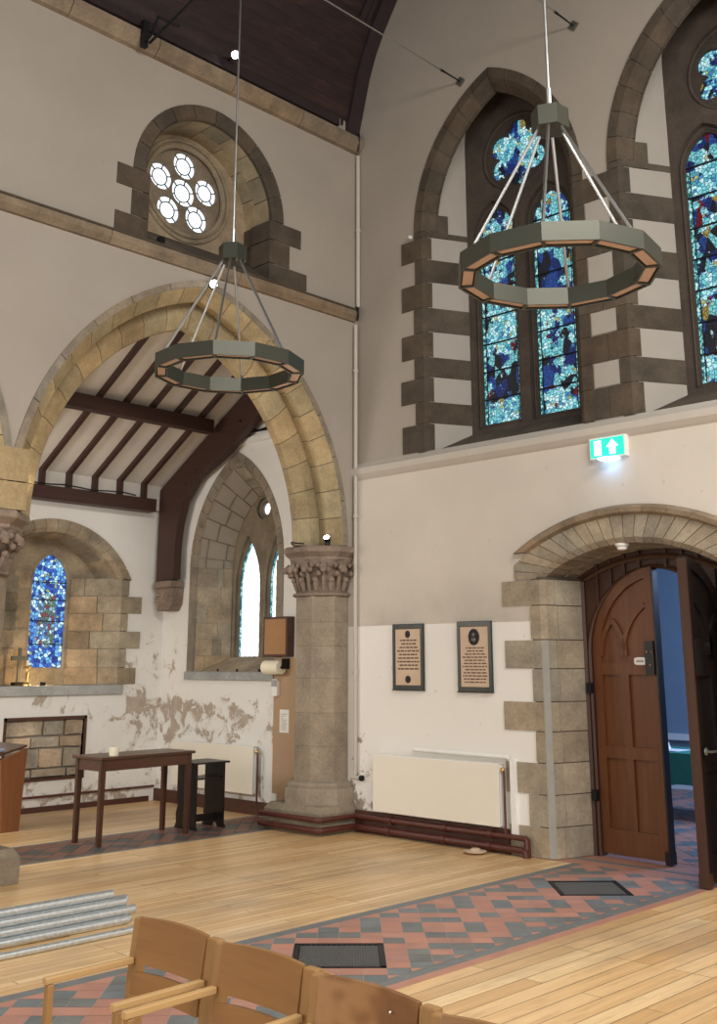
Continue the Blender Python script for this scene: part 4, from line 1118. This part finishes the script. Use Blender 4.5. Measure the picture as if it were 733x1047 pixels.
g = G(); g.box(5.45, 7.50, YB-.04, YB+.5, 1.25, 1.36, t=(1.1, 1.1, 1.1)); reparent(g.build('sill', M['sill'], bevel=.008), w4)
e = empty('sill_lamp', (6.50, YB+.10, 1.36), 'small black uplight lying on the sill under the blue window', 'light')
g = G(); g.tube([(6.50, YB+.10, 1.361), (6.50, YB+.10, 1.40)], .03, 12); reparent(g.build('lamp_body', M['iron'], smooth=True), e)
l = bpy.data.lights.new('sill_glow', 'POINT'); l.energy = 5; l.color = (1, .68, .32); l.shadow_soft_size = .03
o = bpy.data.objects.new('sill_glow', l); COL.objects.link(o); o.parent = e; o.location = (0, 0, .09)
# framed panel of bare rubble
e = empty('exposed_stone_panel', (6.52, YB, .34), 'framed opening of bare rubble stone low on the aisle wall', 'wall panel')
g = G(); u0, u1, z0, z1 = 6.0, 7.04, .33, 1.02
g.box(u0, u1, YB-.015, YB+.04, z1-.035, z1); g.box(u0, u1, YB-.015, YB+.04, z0, z0+.03); g.box(u0, u0+.03, YB-.015, YB+.04, z0, z1); g.box(u1-.03, u1, YB-.015, YB+.04, z0, z1)
reparent(g.build('frame', M['skirt']), e)
g = G(); g.box(u0+.03, u1-.03, YB+.06, YB+.1, z0+.03, z1-.03, mi=1); z = z0+.03
for h_ in (.10, .22, .13, .19):
    x = u0+.03; z1b = min(z+h_, z1-.035)
    while x < u1-.05:
        x1 = min(x+rnd.uniform(.24, .5), u1-.03)
        if x1 > u1-.12: x1 = u1-.03
        pts = []; a, b, c, d_ = x+.012, x1-.012, z+.012, z1b-.012
        for (pa, pb) in (((a, c), (b, c)), ((b, c), (b, d_)), ((b, d_), (a, d_)), ((a, d_), (a, c))):
            for q in range(3): pts.append((pa[0]+(pb[0]-pa[0])*q/3+rnd.uniform(-.006, .006), pa[1]+(pb[1]-pa[1])*q/3+rnd.uniform(-.006, .006)))
        g.prism(FY(YB), pts, rnd.uniform(.005, .03), .08, t=tintr(.22, .12)); x = x1
    z = z1b
reparent(g.build('stones', [M['rubble'], M['mortar_pale']], bevel=.008), e)
g = G(); g.box(-3, 7.95, YB-.02, YB-.001, .0, .06); struct(g.build('baseboard_aisle', M['skirt']))
g = G(); g.tube([(-3, YB-.04, .15), (8.0, YB-.04, .17)], .014, 8); tag(g.build('conduit', M['pipe_red'], smooth=True), 'thin dark red pipe running along the foot of the aisle back wall', 'pipe')

# aisle end wall with window 5
W5 = Arch(9.03, 10.76, 2.75, 1.50)
g = G(); g.prism(FX(XE), [(8.45, 0), (YB+.1, 0), (YB+.1, 3.85), (8.45, 5.7)], 0, .10, [W5.opening(.082, 1.50)])
struct(g.build('wall_aisle_east', M['wall_aisle']))
w5 = empty('window_5', (XE+.3, 9.9, 1.4), kind='structure'); fr = FX(XE)
g = G(); W5.sweep(g, fr, [(0, -.012), (.085, -.012), (.11, .02), (.11, .08), (0, .08)], 9, mmi=1, tv=.1)
g.T = (1, 1, 1)
for sg in (1, -1):
    a = W5.hi if sg > 0 else W5.lo
    g.box(min(a, a-sg*.113), max(a, a-sg*.113), XE-.0115, XE+.08, 1.5, 2.75, fr=lambda x, y, z: (y, x, z))
reparent(g.build('arch_stones', [M['stone_grey'], M['mortar']]), w5)
# splay blocks
g = G(); n = 12; D = .42
A = W5.opening(.11, 1.50, n); Bm = 9.895
Bc = Arch(Bm-.56, Bm+.56, 2.75, 1.02).opening(0, 1.50, n)
def P3(q, w): return Vector(fr(q[0], q[1], w))
g.m = 1
for i in range(len(A)-1): g.face([P3(A[i], .02), P3(A[i+1], .02), P3(Bc[i+1], D), P3(Bc[i], D)])
g.m = 0
jz = [1.50, 1.70, 1.90, 2.08, 2.28, 2.52, 2.75]
def blocks_row(a0, a1, b0, b1, flip):
    cuts = [0]+sorted(rnd.uniform(.15, .85) for _ in range(rnd.choice((1, 2))))+[1]
    for c0, c1 in zip(cuts, cuts[1:]):
        if c1-c0 < .08: continue
        q = [a0.lerp(b0, c0), a0.lerp(b0, c1), a1.lerp(b1, c1), a1.lerp(b1, c0)]
        if flip: q = [q[0], q[3], q[2], q[1]]
        slab(g, q, .006, 0, tintr(.22, .10))
for sg, ai, bi in ((1, A[-2], Bc[-2]), (-1, A[1], Bc[1])):
    for z0, z1 in zip(jz, jz[1:]):
        blocks_row(P3((ai[0], z0), .02), P3((ai[0], z1), .02), P3((bi[0], z0), D), P3((bi[0], z1), D), sg < 0)
for i in range(1, len(A)-2):
    if i % 2 == 1 or True:
        if i % 2: continue
        blocks_row(P3(A[i-1], .02) if False else P3(A[i], .02), P3(A[i+1], .02) if False else P3(A[min(i+2, len(A)-2)], .02), P3(Bc[i], D), P3(Bc[min(i+2, len(A)-2)], D), False)
reparent(g.build('splay_stones', [M['stone_aisle'], M['mortar_pale']]), w5)
g = G()
cs = (9.895+.285, 9.895-.285)
Bo = Arch(Bm-.58, Bm+.58, 2.75, 1.03).opening(0, 1.45, n)
h1 = [lancet(c, .215, 1.69, 2.52, .86) for c in cs]; h0 = [lancet(c, .25, 1.66, 2.52, .94) for c in cs]
g.prism(fr, Bo, D, D+.05, h0+[circ(Bm, 3.46, .13)], t=(.85, .8, .72)); g.prism(fr, Bo, D+.05, D+.12, h1+[circ(Bm, 3.46, .075)], t=(.7, .66, .6))
g.tube([fr(p[0], p[1], D+.05) for p in circ(Bm, 3.46, .11, 24)], .014, 6, closed=True)
reparent(g.build('tracery', M['stone_grey']), w5)
g = G()
for c in cs: g.prism(fr, lancet(c, .22, 1.68, 2.52, .87), D+.09, D+.10)
g.prism(fr, circ(Bm, 3.46, .08), D+.09, D+.10)
reparent(g.build('glass', M['glass_clear']), w5)
g = G()
for c in cs:
    B_ = lancet(c, .215, 1.69, 2.52, .86); C_ = lancet(c, .178, 1.70, 2.52, .82)
    for i in range(len(B_)-1): g.face([fr(*B_[i], D+.085), fr(*B_[i+1], D+.085), fr(*C_[i+1], D+.085), fr(*C_[i], D+.085)])
reparent(g.build('glass_border', M['glass_edge']), w5)
g = G(); g.prism(lambda u, v, w: (XE+u, w, v), [(-.05, 1.42), (-.05, 1.50), (-.03, 1.515), (.03, 1.515), (.03, 1.42)], 9.13, 10.76, t=(.95, .98, 1.0)); reparent(g.build('sill', M['sill'], bevel=.006), w5)
g = G(); g.prism(lambda u, v, w: (XE+u, w, v), [(.03, 1.50), (D, 1.68), (D, 1.42), (.03, 1.42)], 9.13, 10.66, t=(.9, .85, .8)); reparent(g.build('sloping_sill', M['stone_aisle']), w5)
g = G()
for u in (9.45, 9.85, 10.2): g.ball((XE+.03, u, 1.53), .014, 6, (1, 1, 1.3))
o = g.build('sill_studs', M['iron'], smooth=True); reparent(o, w5)
g = G(); g.box(XE-.05, XE-.001, 8.6, 10.25, 4.18, 4.25); struct(g.build('trim_12', M['white_paint']))
g = G(); g.tube([(XE-.03, 8.6, 4.30), (XE-.04, 9.3, 4.30), (XE-.03, 10.1, 4.33)], .014, 6); g.tube([(XE-.03, 9.1, 4.35), (XE-.03, 9.5, 4.31), (XE-.03, 9.8, 4.42)], .01, 6)
tag(g.build('cable', M['iron'], smooth=True), 'black cables running above the clear lancet window in the aisle', 'cable')
g = G(); g.box(XE-.03, XE-.001, 9.2, YB, 0, .14); struct(g.build('baseboard_aisle', M['skirt']))

# aisle lean-to roof
SL = .605; zr = lambda y: 3.80+SL*(11.15-y)
g = G(); g.face([(-3, 11.32, zr(11.32)+.12), (8.1, 11.32, zr(11.32)+.12), (8.1, 8.5, zr(8.5)+.12), (-3, 8.5, zr(8.5)+.12)])
g.face([(-3, YB-.02, 3.5), (8.1, YB-.02, 3.5), (8.1, YB-.02, 3.9), (-3, YB-.02, 3.9)])
o = struct(g.build('ceiling_aisle', M['wall_white'])); m = o.modifiers.new('s', 'SOLIDIFY'); m.thickness = .05; m.offset = 1
x = 7.60-.355*0
e = empty('aisle_roof_timbers', (6, 10, 3.5), 'dark brown rafters, purlin and wall plate of the aisle roof', 'roof timber')
while x > -2.5:
    g = G(); g.prism(lambda u, v, w: (x+w, u, v), [(11.22, 3.60), (11.15, 3.60), (11.15, zr(11.15)), (8.5, zr(8.5)), (8.5, zr(8.5)+.12), (11.22, zr(11.22)+.12)], -.028, .028)
    reparent(g.build('rafter', M['beam_y']), e); x -= .355
g = G(); g.box(-3, 7.74, 11.10, 11.27, 3.46, 3.62); reparent(g.build('wall_plate', M['beam']), e)
g = G(); g.prism(lambda u, v, w: (w, u, v), [(10.12, 4.31), (9.98, 4.31), (9.98, 4.47), (10.12, 4.40)], -3, 7.74); reparent(g.build('purlin', M['beam']), e)
g = G(); g.tube([(x_, 11.07+.01*math.sin(x_*5), 3.635+.012*math.sin(x_*9)) for x_ in [-3+.2*i for i in range(53)]], .009, 6); 
tag(g.build('cable', M['iron'], smooth=True), 'black cable along the top of the aisle wall plate', 'cable')
# truss at the end wall
e = empty('roof_truss', (7.85, 11.0, 2.6), 'dark oak arch braced truss standing on a carved stone corbel in the aisle corner', 'roof truss')
g = G()
P = [(10.88, 2.60), (10.88, 3.0), (10.85, 3.28), (10.76, 3.58), (10.50, 3.86), (10.2, 3.98), (9.95, 4.10), (9.36, 4.47), (8.55, 4.96), (8.55, 5.38), (10.2, 4.38), (11.22, 3.76), (11.22, 2.60)]
g.prism(lambda u, v, w: (w, u, v), P, 7.87, 7.95)
g2 = G(); P2 = [(10.84, 2.62), (10.84, 3.0), (10.80, 3.28), (10.71, 3.56), (10.47, 3.82), (9.93, 4.05), (9.34, 4.42), (8.55, 4.90), (8.55, 5.0), (9.36, 4.54), (9.98, 4.18), (10.53, 3.93), (10.80, 3.62), (10.89, 3.3), (10.93, 3.0), (10.93, 2.62)]
g2.prism(lambda u, v, w: (w, u, v), P2, 7.855, 7.965)
reparent(g.build('principal_rafter', M['beam_y']), e); reparent(g2.build('arch_brace', M['beam_y']), e)
for y, z in ((10.62, 3.78), (10.42, 3.93), (9.6, 4.42)):
    g = G(); g.ball((7.855, y+.03, z), .014, 5); reparent(g.build('peg', M['iron']), e)
e = empty('corbel', (7.85, 11.0, 2.25), 'carved stone corbel carrying the aisle truss in the corner', 'corbel')
g = G(); g.box(7.84, 8.03, 10.86, 11.23, 2.52, 2.60); g.prism(lambda u, v, w: (w, u, v), [(10.88, 2.52), (11.21, 2.52), (11.19, 2.24), (10.96, 2.24), (10.90, 2.32)], 7.88, 8.059)
for q in range(14): g.ball((7.89, 10.91+.022*q, 2.38+.06*math.sin(q*1.7)), .038, 6, (.8, 1, 1))
reparent(g.build('block', M['stone_cap'], bevel=.01), e)

# board, paper roll, notices beside the pier
fr = FX(XE)
e = empty('notice_cabinet', (XE-.03, 9.05, 1.69), 'brown framed cork notice box between the window and the pier', 'board')
g = G(); g.prism(fr, rect(8.84, 9.24, 1.68, 2.11), -.10, -.001); cs_ = reparent(g.build('case', M['skirt']), e)
g = G(); g.prism(fr, rect(8.865, 9.215, 1.705, 2.085), -.106, -.1005); sub(g.build('cork', M['cork']), cs_)
g = G(); g.prism(fr, rect(8.66, 9.13, .03, 1.67), -.03, -.001); tag(g.build('hardboard_panel', M['hard']), 'tall plain tan hardboard panel beside the right hand pier', 'panel')
g = G(); g.prism(fr, rect(9.05, 9.17, .12, .25), -.045, -.031); tag(g.build('socket_cover', M['white_paint']), 'small white cover at the foot of the hardboard panel', 'socket')
e = empty('paper_roll', (XE-.09, 9.03, 1.49), 'cream paper towel roll below the cork notice box', 'paper roll')
g = G(); g.tube([(XE-.13, 8.90, 1.565), (XE-.13, 9.16, 1.565)], .075, 20); reparent(g.build('roll', M['candle'], smooth=True), e)
g = G(); g.tube([(XE-.13, 8.88, 1.565), (XE-.13, 9.18, 1.565)], .015, 8); g.box(XE-.14, XE-.03, 8.875, 8.885, 1.55, 1.66); reparent(g.build('holder', M['iron']), e)
e = empty('leaflet', (XE-.04, 9.07, 1.25), 'narrow white dispenser below the paper roll', 'dispenser'); g = G(); g.prism(fr, rect(9.03, 9.12, 1.26, 1.44), -.075, -.0305); reparent(g.build('case', M['white_paint'], bevel=.004), e)
g = G(); g.prism(fr, rect(9.03, 9.12, 1.36, 1.43), -.077, -.0755); reparent(g.build('grey_label', M['sill']), e)
e = empty('notice_sheet', (XE-.031, 8.97, .86), 'white printed notice pinned on the tan hardboard panel', 'paper'); g = G(); g.prism(fr, rect(8.87, 9.02, .88, 1.12), -.034, -.0305); sh_ = reparent(g.build('sheet', M['paper']), e)
g = G(); r_ = random.Random(5)
for q in range(9): g.prism(fr, rect(8.985-r_.uniform(.02, .09), 9.0, .91+.02*q, .914+.02*q), -.0352, -.0342)
sub(g.build('printed_lines', M['ink']), sh_)

# ------------------------------------------------------------------ altar side table, shelf stand, lectern, candle, cross
def rotated(name, loc, rz, label, cat, group=None): return empty(name, loc, label, cat, group, None, rz)
t = rotated('side_table', (5.70, 8.83, 0), math.radians(3.5), 'dark mahogany side table with straight legs standing in the aisle', 'table')
L, W_, H = 1.02, .36, .77
g = G(); g.box(-.05, L+.05, -.05, W_+.05, H-.025, H); g.build('tabletop', M['table_wood'], t, bevel=.005)
g = G()
g.box(-.02, L+.02, -.02, .005, H-.125, H-.026); g.box(-.02, L+.02, W_-.005, W_+.02, H-.125, H-.026); g.box(-.02, .005, .005, W_-.005, H-.125, H-.026); g.box(L-.005, L+.02, .005, W_-.005, H-.125, H-.026)
g.build('apron', M['table_wood'], t)
for a in (0, L):
    for b in (0, W_):
        g = G(); g.bar((a, b, 0), (a, b, H-.026), .042, a2=.058, up=(0, 1, 0)); g.build('leg', M['table_leg_wood'], t, bevel=.004)
g = G(); g.lathe([(0, 0), (.042, 0), (.044, .01), (.044, .07), (.04, .074), (.02, .068), (0, .066)], (5.86, 8.90, H+.0005), 24); tag(g.build('candle', M['candle'], smooth=True), 'short cream pillar candle standing on the side table', 'candle')

t = rotated('shelf_stand', (6.88, 8.97, 0), math.radians(-2), 'low black wooden stand with a shelf, right behind the side table', 'stand')
g = G(); g.box(-.04, .40, -.03, .36, .622, .64); g.build('top', M['dark_wood'], t, bevel=.004)
for a in (0.0, .34):
    g = G(); P = [(0.0, .05), (.0, .62), (.32, .62), (.32, .30), (.30, .22), (.33, .14), (.32, .06), (.35, 0), (.20, 0), (.17, .04), (.11, .04), (.08, 0), (-.03, 0)]
    g.prism(lambda u, v, w: (a+w, u, v), P, 0, .022); g.build('end_panel', M['dark_wood'], t)
g = G(); g.box(.022, .34, .02, .30, .47, .485); g.build('shelf', M['dark_wood'], t)
g = G(); g.box(.022, .34, .14, .165, .06, .13); g.build('stretcher', M['dark_wood'], t)

t = empty('prayer_desk', (5.4, 10.4, 0), 'oak prayer desk with sloping top at the far left of the aisle', 'desk')
for y in (10.20, 10.78):
    g = G(); g.prism(FY(y), [(5.47, 0), (5.665, 0), (5.70, .78), (5.42, .68), (5.45, .3)], 0, .03); reparent(g.build('side_panel', M['lectern_wood'], bevel=.003), t)
g = G(); g.prism(FY(10.16), [(5.19, .655), (5.71, .79), (5.71, .81), (5.19, .675)], .075, .62); reparent(g.build('sloping_top', M['table_wood']), t)
g = G(); g.box(5.42, 5.66, 10.231, 10.779, .48, .50); reparent(g.build('shelf', M['dark_wood']), t)
g = G(); g.box(5.62, 5.645, 10.231, 10.779, .02, .66); reparent(g.build('front_panel', M['dark_wood']), t)
g = G(); g.prism(FY(10.25), [(5.25, .7), (5.50, .764), (5.498, .781), (5.248, .717)], .04, .22); tag(g.build('service_book', M['book']), 'blue covered book lying on the sloping prayer desk', 'book')

t = empty('altar_cross', (6.27, YB+.26, 1.36), 'small dark wooden cross standing on the stone window sill', 'cross')
g = G(); g.box(6.255, 6.29, YB+.25, YB+.27, 1.40, 1.78); g.box(6.17, 6.375, YB+.249, YB+.271, 1.64, 1.69); reparent(g.build('cross', M['bronze']), t)
g = G(); g.box(6.21, 6.335, YB+.21, YB+.31, 1.361, 1.40); reparent(g.build('foot', M['dark_wood'], bevel=.004), t)
t = empty('candlestick', (6.27, YB+.2, 1.36), 'slim brass candlestick on the sill beside the cross', 'candlestick')
g = G(); g.lathe([(0, 0), (.05, 0), (.045, .02), (.015, .04), (.012, .12), (.02, .14), (.012, .16), (.01, .19), (.045, .21), (.04, .225), (0, .225)], (6.27, YB+.06, 1.3605), 18); reparent(g.build('stem', M['brass'], smooth=True), t)
g = G(); g.tube([(6.27, YB+.06, 1.586), (6.27, YB+.06, 1.64)], .012, 10); reparent(g.build('candle', M['candle'], smooth=True), t)

# ------------------------------------------------------------------ scaffold tubes
r_ = .0275; base_y = 6.17; kcount = 0
names = {0: 'lowest front', 1: 'second from bottom', 2: 'third from bottom', 3: 'top'}
src = None
for row in range(4):
    for q in range(4-row):
        y = base_y+.056*q+.028*row; z = r_+row*.0485+.0005
        x1 = 4.26+rnd.uniform(-.035, .035) - (.12 if row == 3 else 0)
        g = G(); X0 = 1.3
        g.tube([(X0, y, z), (x1, y, z)], [r_]*2, 14, caps=False); g.tube([(x1-.001, y, z), (X0, y, z)], r_-.004, 14, caps=False)
        # end rims
        for xx in (X0, x1):
            c = []; 
            vs = [(xx, y+rr*math.cos(2*PI*i/14), z+rr*math.sin(2*PI*i/14)) for rr in (r_, r_-.004) for i in range(14)]
            g.grid(vs, [(i, (i+1) % 14, 14+(i+1) % 14, 14+i) for i in range(14)])
        o = g.build('scaffold_tube', M['galv'], smooth=True)
        if q == 0: lb = 'galvanised tube in the floor pile, %s on the side facing the chairs' % names[row]
        else: lb = 'galvanised steel tube inside the far side of the stacked pile'
        tag(o, lb, 'tube', 'galvanised tubes stacked on the floor')
g = G(); g.tube([(1.3, 5.94, .0205), (4.12, 5.94, .0205)], .02, 12); tag(g.build('scaffold_tube', M['galv'], smooth=True), 'single thinner galvanised tube lying apart in front of the pile', 'tube', 'galvanised tubes stacked on the floor')

# ------------------------------------------------------------------ chairs
def chair_parts(loc, label, panel_mat, w=.385):
    t = empty('armchair', loc, label, 'chair', 'linked beech armchairs in the foreground')
    # local: seat towards -x, width along y centred
    hw = w/2
    for s_ in (-1, 1):
        y = s_*(hw-.012); yl = s_*(hw+.004)
        g = G(); g.prism(lambda u, v, w_: (u, yl+w_, v), [(.055, 0), (.015, 0), (-.036, .45), (-.036, .62), (-.012, .806), (.018, .806), (.010, .62), (.012, .45)], -.018, (.018 if s_ > 0 else .032)); g.build('rear_leg', M['chair_leg'], t, bevel=.004)
        g = G(); g.bar((-.335, y, 0), (-.327, y, .6765), .027, .02, up=(1, 0, 0)); g.build('front_leg', M['chair_leg'], t, bevel=.004)
        g = G(); g.prism(lambda u, v, w_: (u, y+w_, v), [(-.345, .677), (-.345, .696), (-.037, .700), (-.037, .681)], -.012, .012); g.build('armrest', M['chair_arm'], t, bevel=.003)
    def curved(z0, z1, x0, x1, dep, th, m, nm):
        g = G(); n = 12; vs = []
        for i in range(n+1):
            f_ = i/n; y = -hw+.0285+(w-.043)*f_; c = dep*(1-(2*f_-1)**2)
            for (xx, zz) in ((x0+c, z0), (x0+c+th, z0), (x1+c+th, z1), (x1+c, z1)): vs.append((xx, y, zz+(.006*(1-(2*f_-1)**2) if zz == z1 else 0)))
        fs = [(i*4+j, i*4+(j+1) % 4, (i+1)*4+(j+1) % 4, (i+1)*4+j) for i in range(n) for j in range(4)]+[(0, 1, 2, 3), (n*4+3, n*4+2, n*4+1, n*4)]
        g.grid(vs, fs); return g.build(nm, m, t, smooth=True)
    curved(.682, .81, -.034, -.014, .013, .014, panel_mat, 'back_panel')
    curved(.596, .656, -.045, -.036, .013, .013, panel_mat, 'back_rail')
    g = G(); g.box(-.30, .02, -hw+.03, hw-.03, .43, .455); g.build('seat', M['cane'], t, bevel=.006)
    g = G()
    g.box(-.308, .0, -hw+.0035, -hw+.029, .40, .429); g.box(-.308, .0, hw-.029, hw-.0035, .40, .429); g.box(-.308, -.285, -hw+.03, hw-.03, .395, .429)
    g.build('seat_frame', M['chair_leg'], t)
    return t
c1 = chair_parts((2.18, 2.91, 0), 'beech armchair farthest from the door, first of the linked row', M['chair_wood'])
c2 = chair_parts((2.165, 2.472, 0), 'beech armchair in the middle of the linked row', M['chair_wood'])
c3 = chair_parts((2.135, 2.03, 0), 'beech armchair with swirling grain nearest the camera', M['burr'])
c4 = chair_parts((2.105, 1.59, 0), 'beech armchair cut off by the lower edge of the photo, last of the row', M['chair_wood'])
for y in (2.69, 2.25):
    g = G(); g.box(2.172, 2.188, y-.03, y+.03, .70, .80); o = tag(g.build('chair_link', M['chair_leg'], bevel=.003), 'wooden link plate joining the %s chair backs' % ('first and second' if y > 2.5 else 'second and third'), 'link')
g = G(); g.ball((2.112, 1.95, .775), .004, 6); o = g.build('stud', M['steel'], smooth=True); o.parent = c3; o.location = -Vector(c3.location)

# ------------------------------------------------------------------ light
w = bpy.data.worlds.new('W'); S.world = w; w.use_nodes = True
bg = w.node_tree.nodes['Background']; bg.inputs[0].default_value = (.80, .88, 1.0, 1); bg.inputs[1].default_value = .16
def area(name, loc, tgt, sx, sy, power, col):
    l = bpy.data.lights.new(name, 'AREA'); l.shape = 'RECTANGLE'; l.size = sx; l.size_y = sy; l.energy = power; l.color = col
    o = bpy.data.objects.new(name, l); COL.objects.link(o); o.location = loc
    o.rotation_euler = (Vector(tgt)-Vector(loc)).to_track_quat('-Z', 'Y').to_euler(); return o
area('west_fill_light', (-5.0, 2.5, 2.8), (6, 5.5, .2), 4, 3.5, 300, (1, .96, .90))  # added soft fill behind the camera; no window built here
area('overhead_fill_light', (3.2, -.6, 6.6), (4.8, 3.9, 0), 7, 1.6, 640, (1, .95, .87))  # added overhead fill, aimed down so the upper walls stay dim
area('south_fill_light', (3.0, -4.5, 2.6), (4.5, 5, .0), 7, 2.6, 170, (1, .95, .88))  # added low fill from the unseen south side, aimed at the floor
area('aisle_fill_light', (1.5, 10.1, 2.6), (7.0, 10.3, .8), 1.8, 1.2, 110, (1, .95, .87))  # added fill hanging inside the aisle, not at any window
area('back_room_light', (11.5, 4.0, 3.1), (11.0, 6.5, .5), 2, 1.5, 230, (.42, .60, 1.0))

l = bpy.data.lights.new('sign_light', 'POINT'); l.energy = .7; l.color = (.08, .4, 1); l.shadow_soft_size = .05
o = bpy.data.objects.new('sign_light', l); COL.objects.link(o); o.location = (XL-.09, 4.745, 3.27)
# ------------------------------------------------------------------ camera
cam = bpy.data.cameras.new('Camera'); co = bpy.data.objects.new('Camera', cam); COL.objects.link(co); S.camera = co
yaw = math.radians(44.28); T = math.atan(272/1083.)
fh = Vector((math.cos(yaw), math.sin(yaw), 0)); up = Vector((0, 0, 1)); rt = Vector((math.sin(yaw), -math.cos(yaw), 0))
fwd = fh*math.cos(T)+up*math.sin(T); cu = -fh*math.sin(T)+up*math.cos(T)
co.matrix_world = Matrix(((rt.x, cu.x, -fwd.x, 0), (rt.y, cu.y, -fwd.y, 0), (rt.z, cu.z, -fwd.z, 1.6), (0, 0, 0, 1)))
cam.sensor_fit = 'HORIZONTAL'; cam.sensor_width = 36; cam.lens = 1083/733*36; cam.shift_y = -116.5/733; cam.shift_x = .5/733
cam.clip_start = .05; cam.clip_end = 100
S.view_settings.view_transform = 'Standard'; S.view_settings.look = 'None'; S.view_settings.gamma = 1; S.view_settings.use_curve_mapping = False
S.view_settings.exposure = 0.08
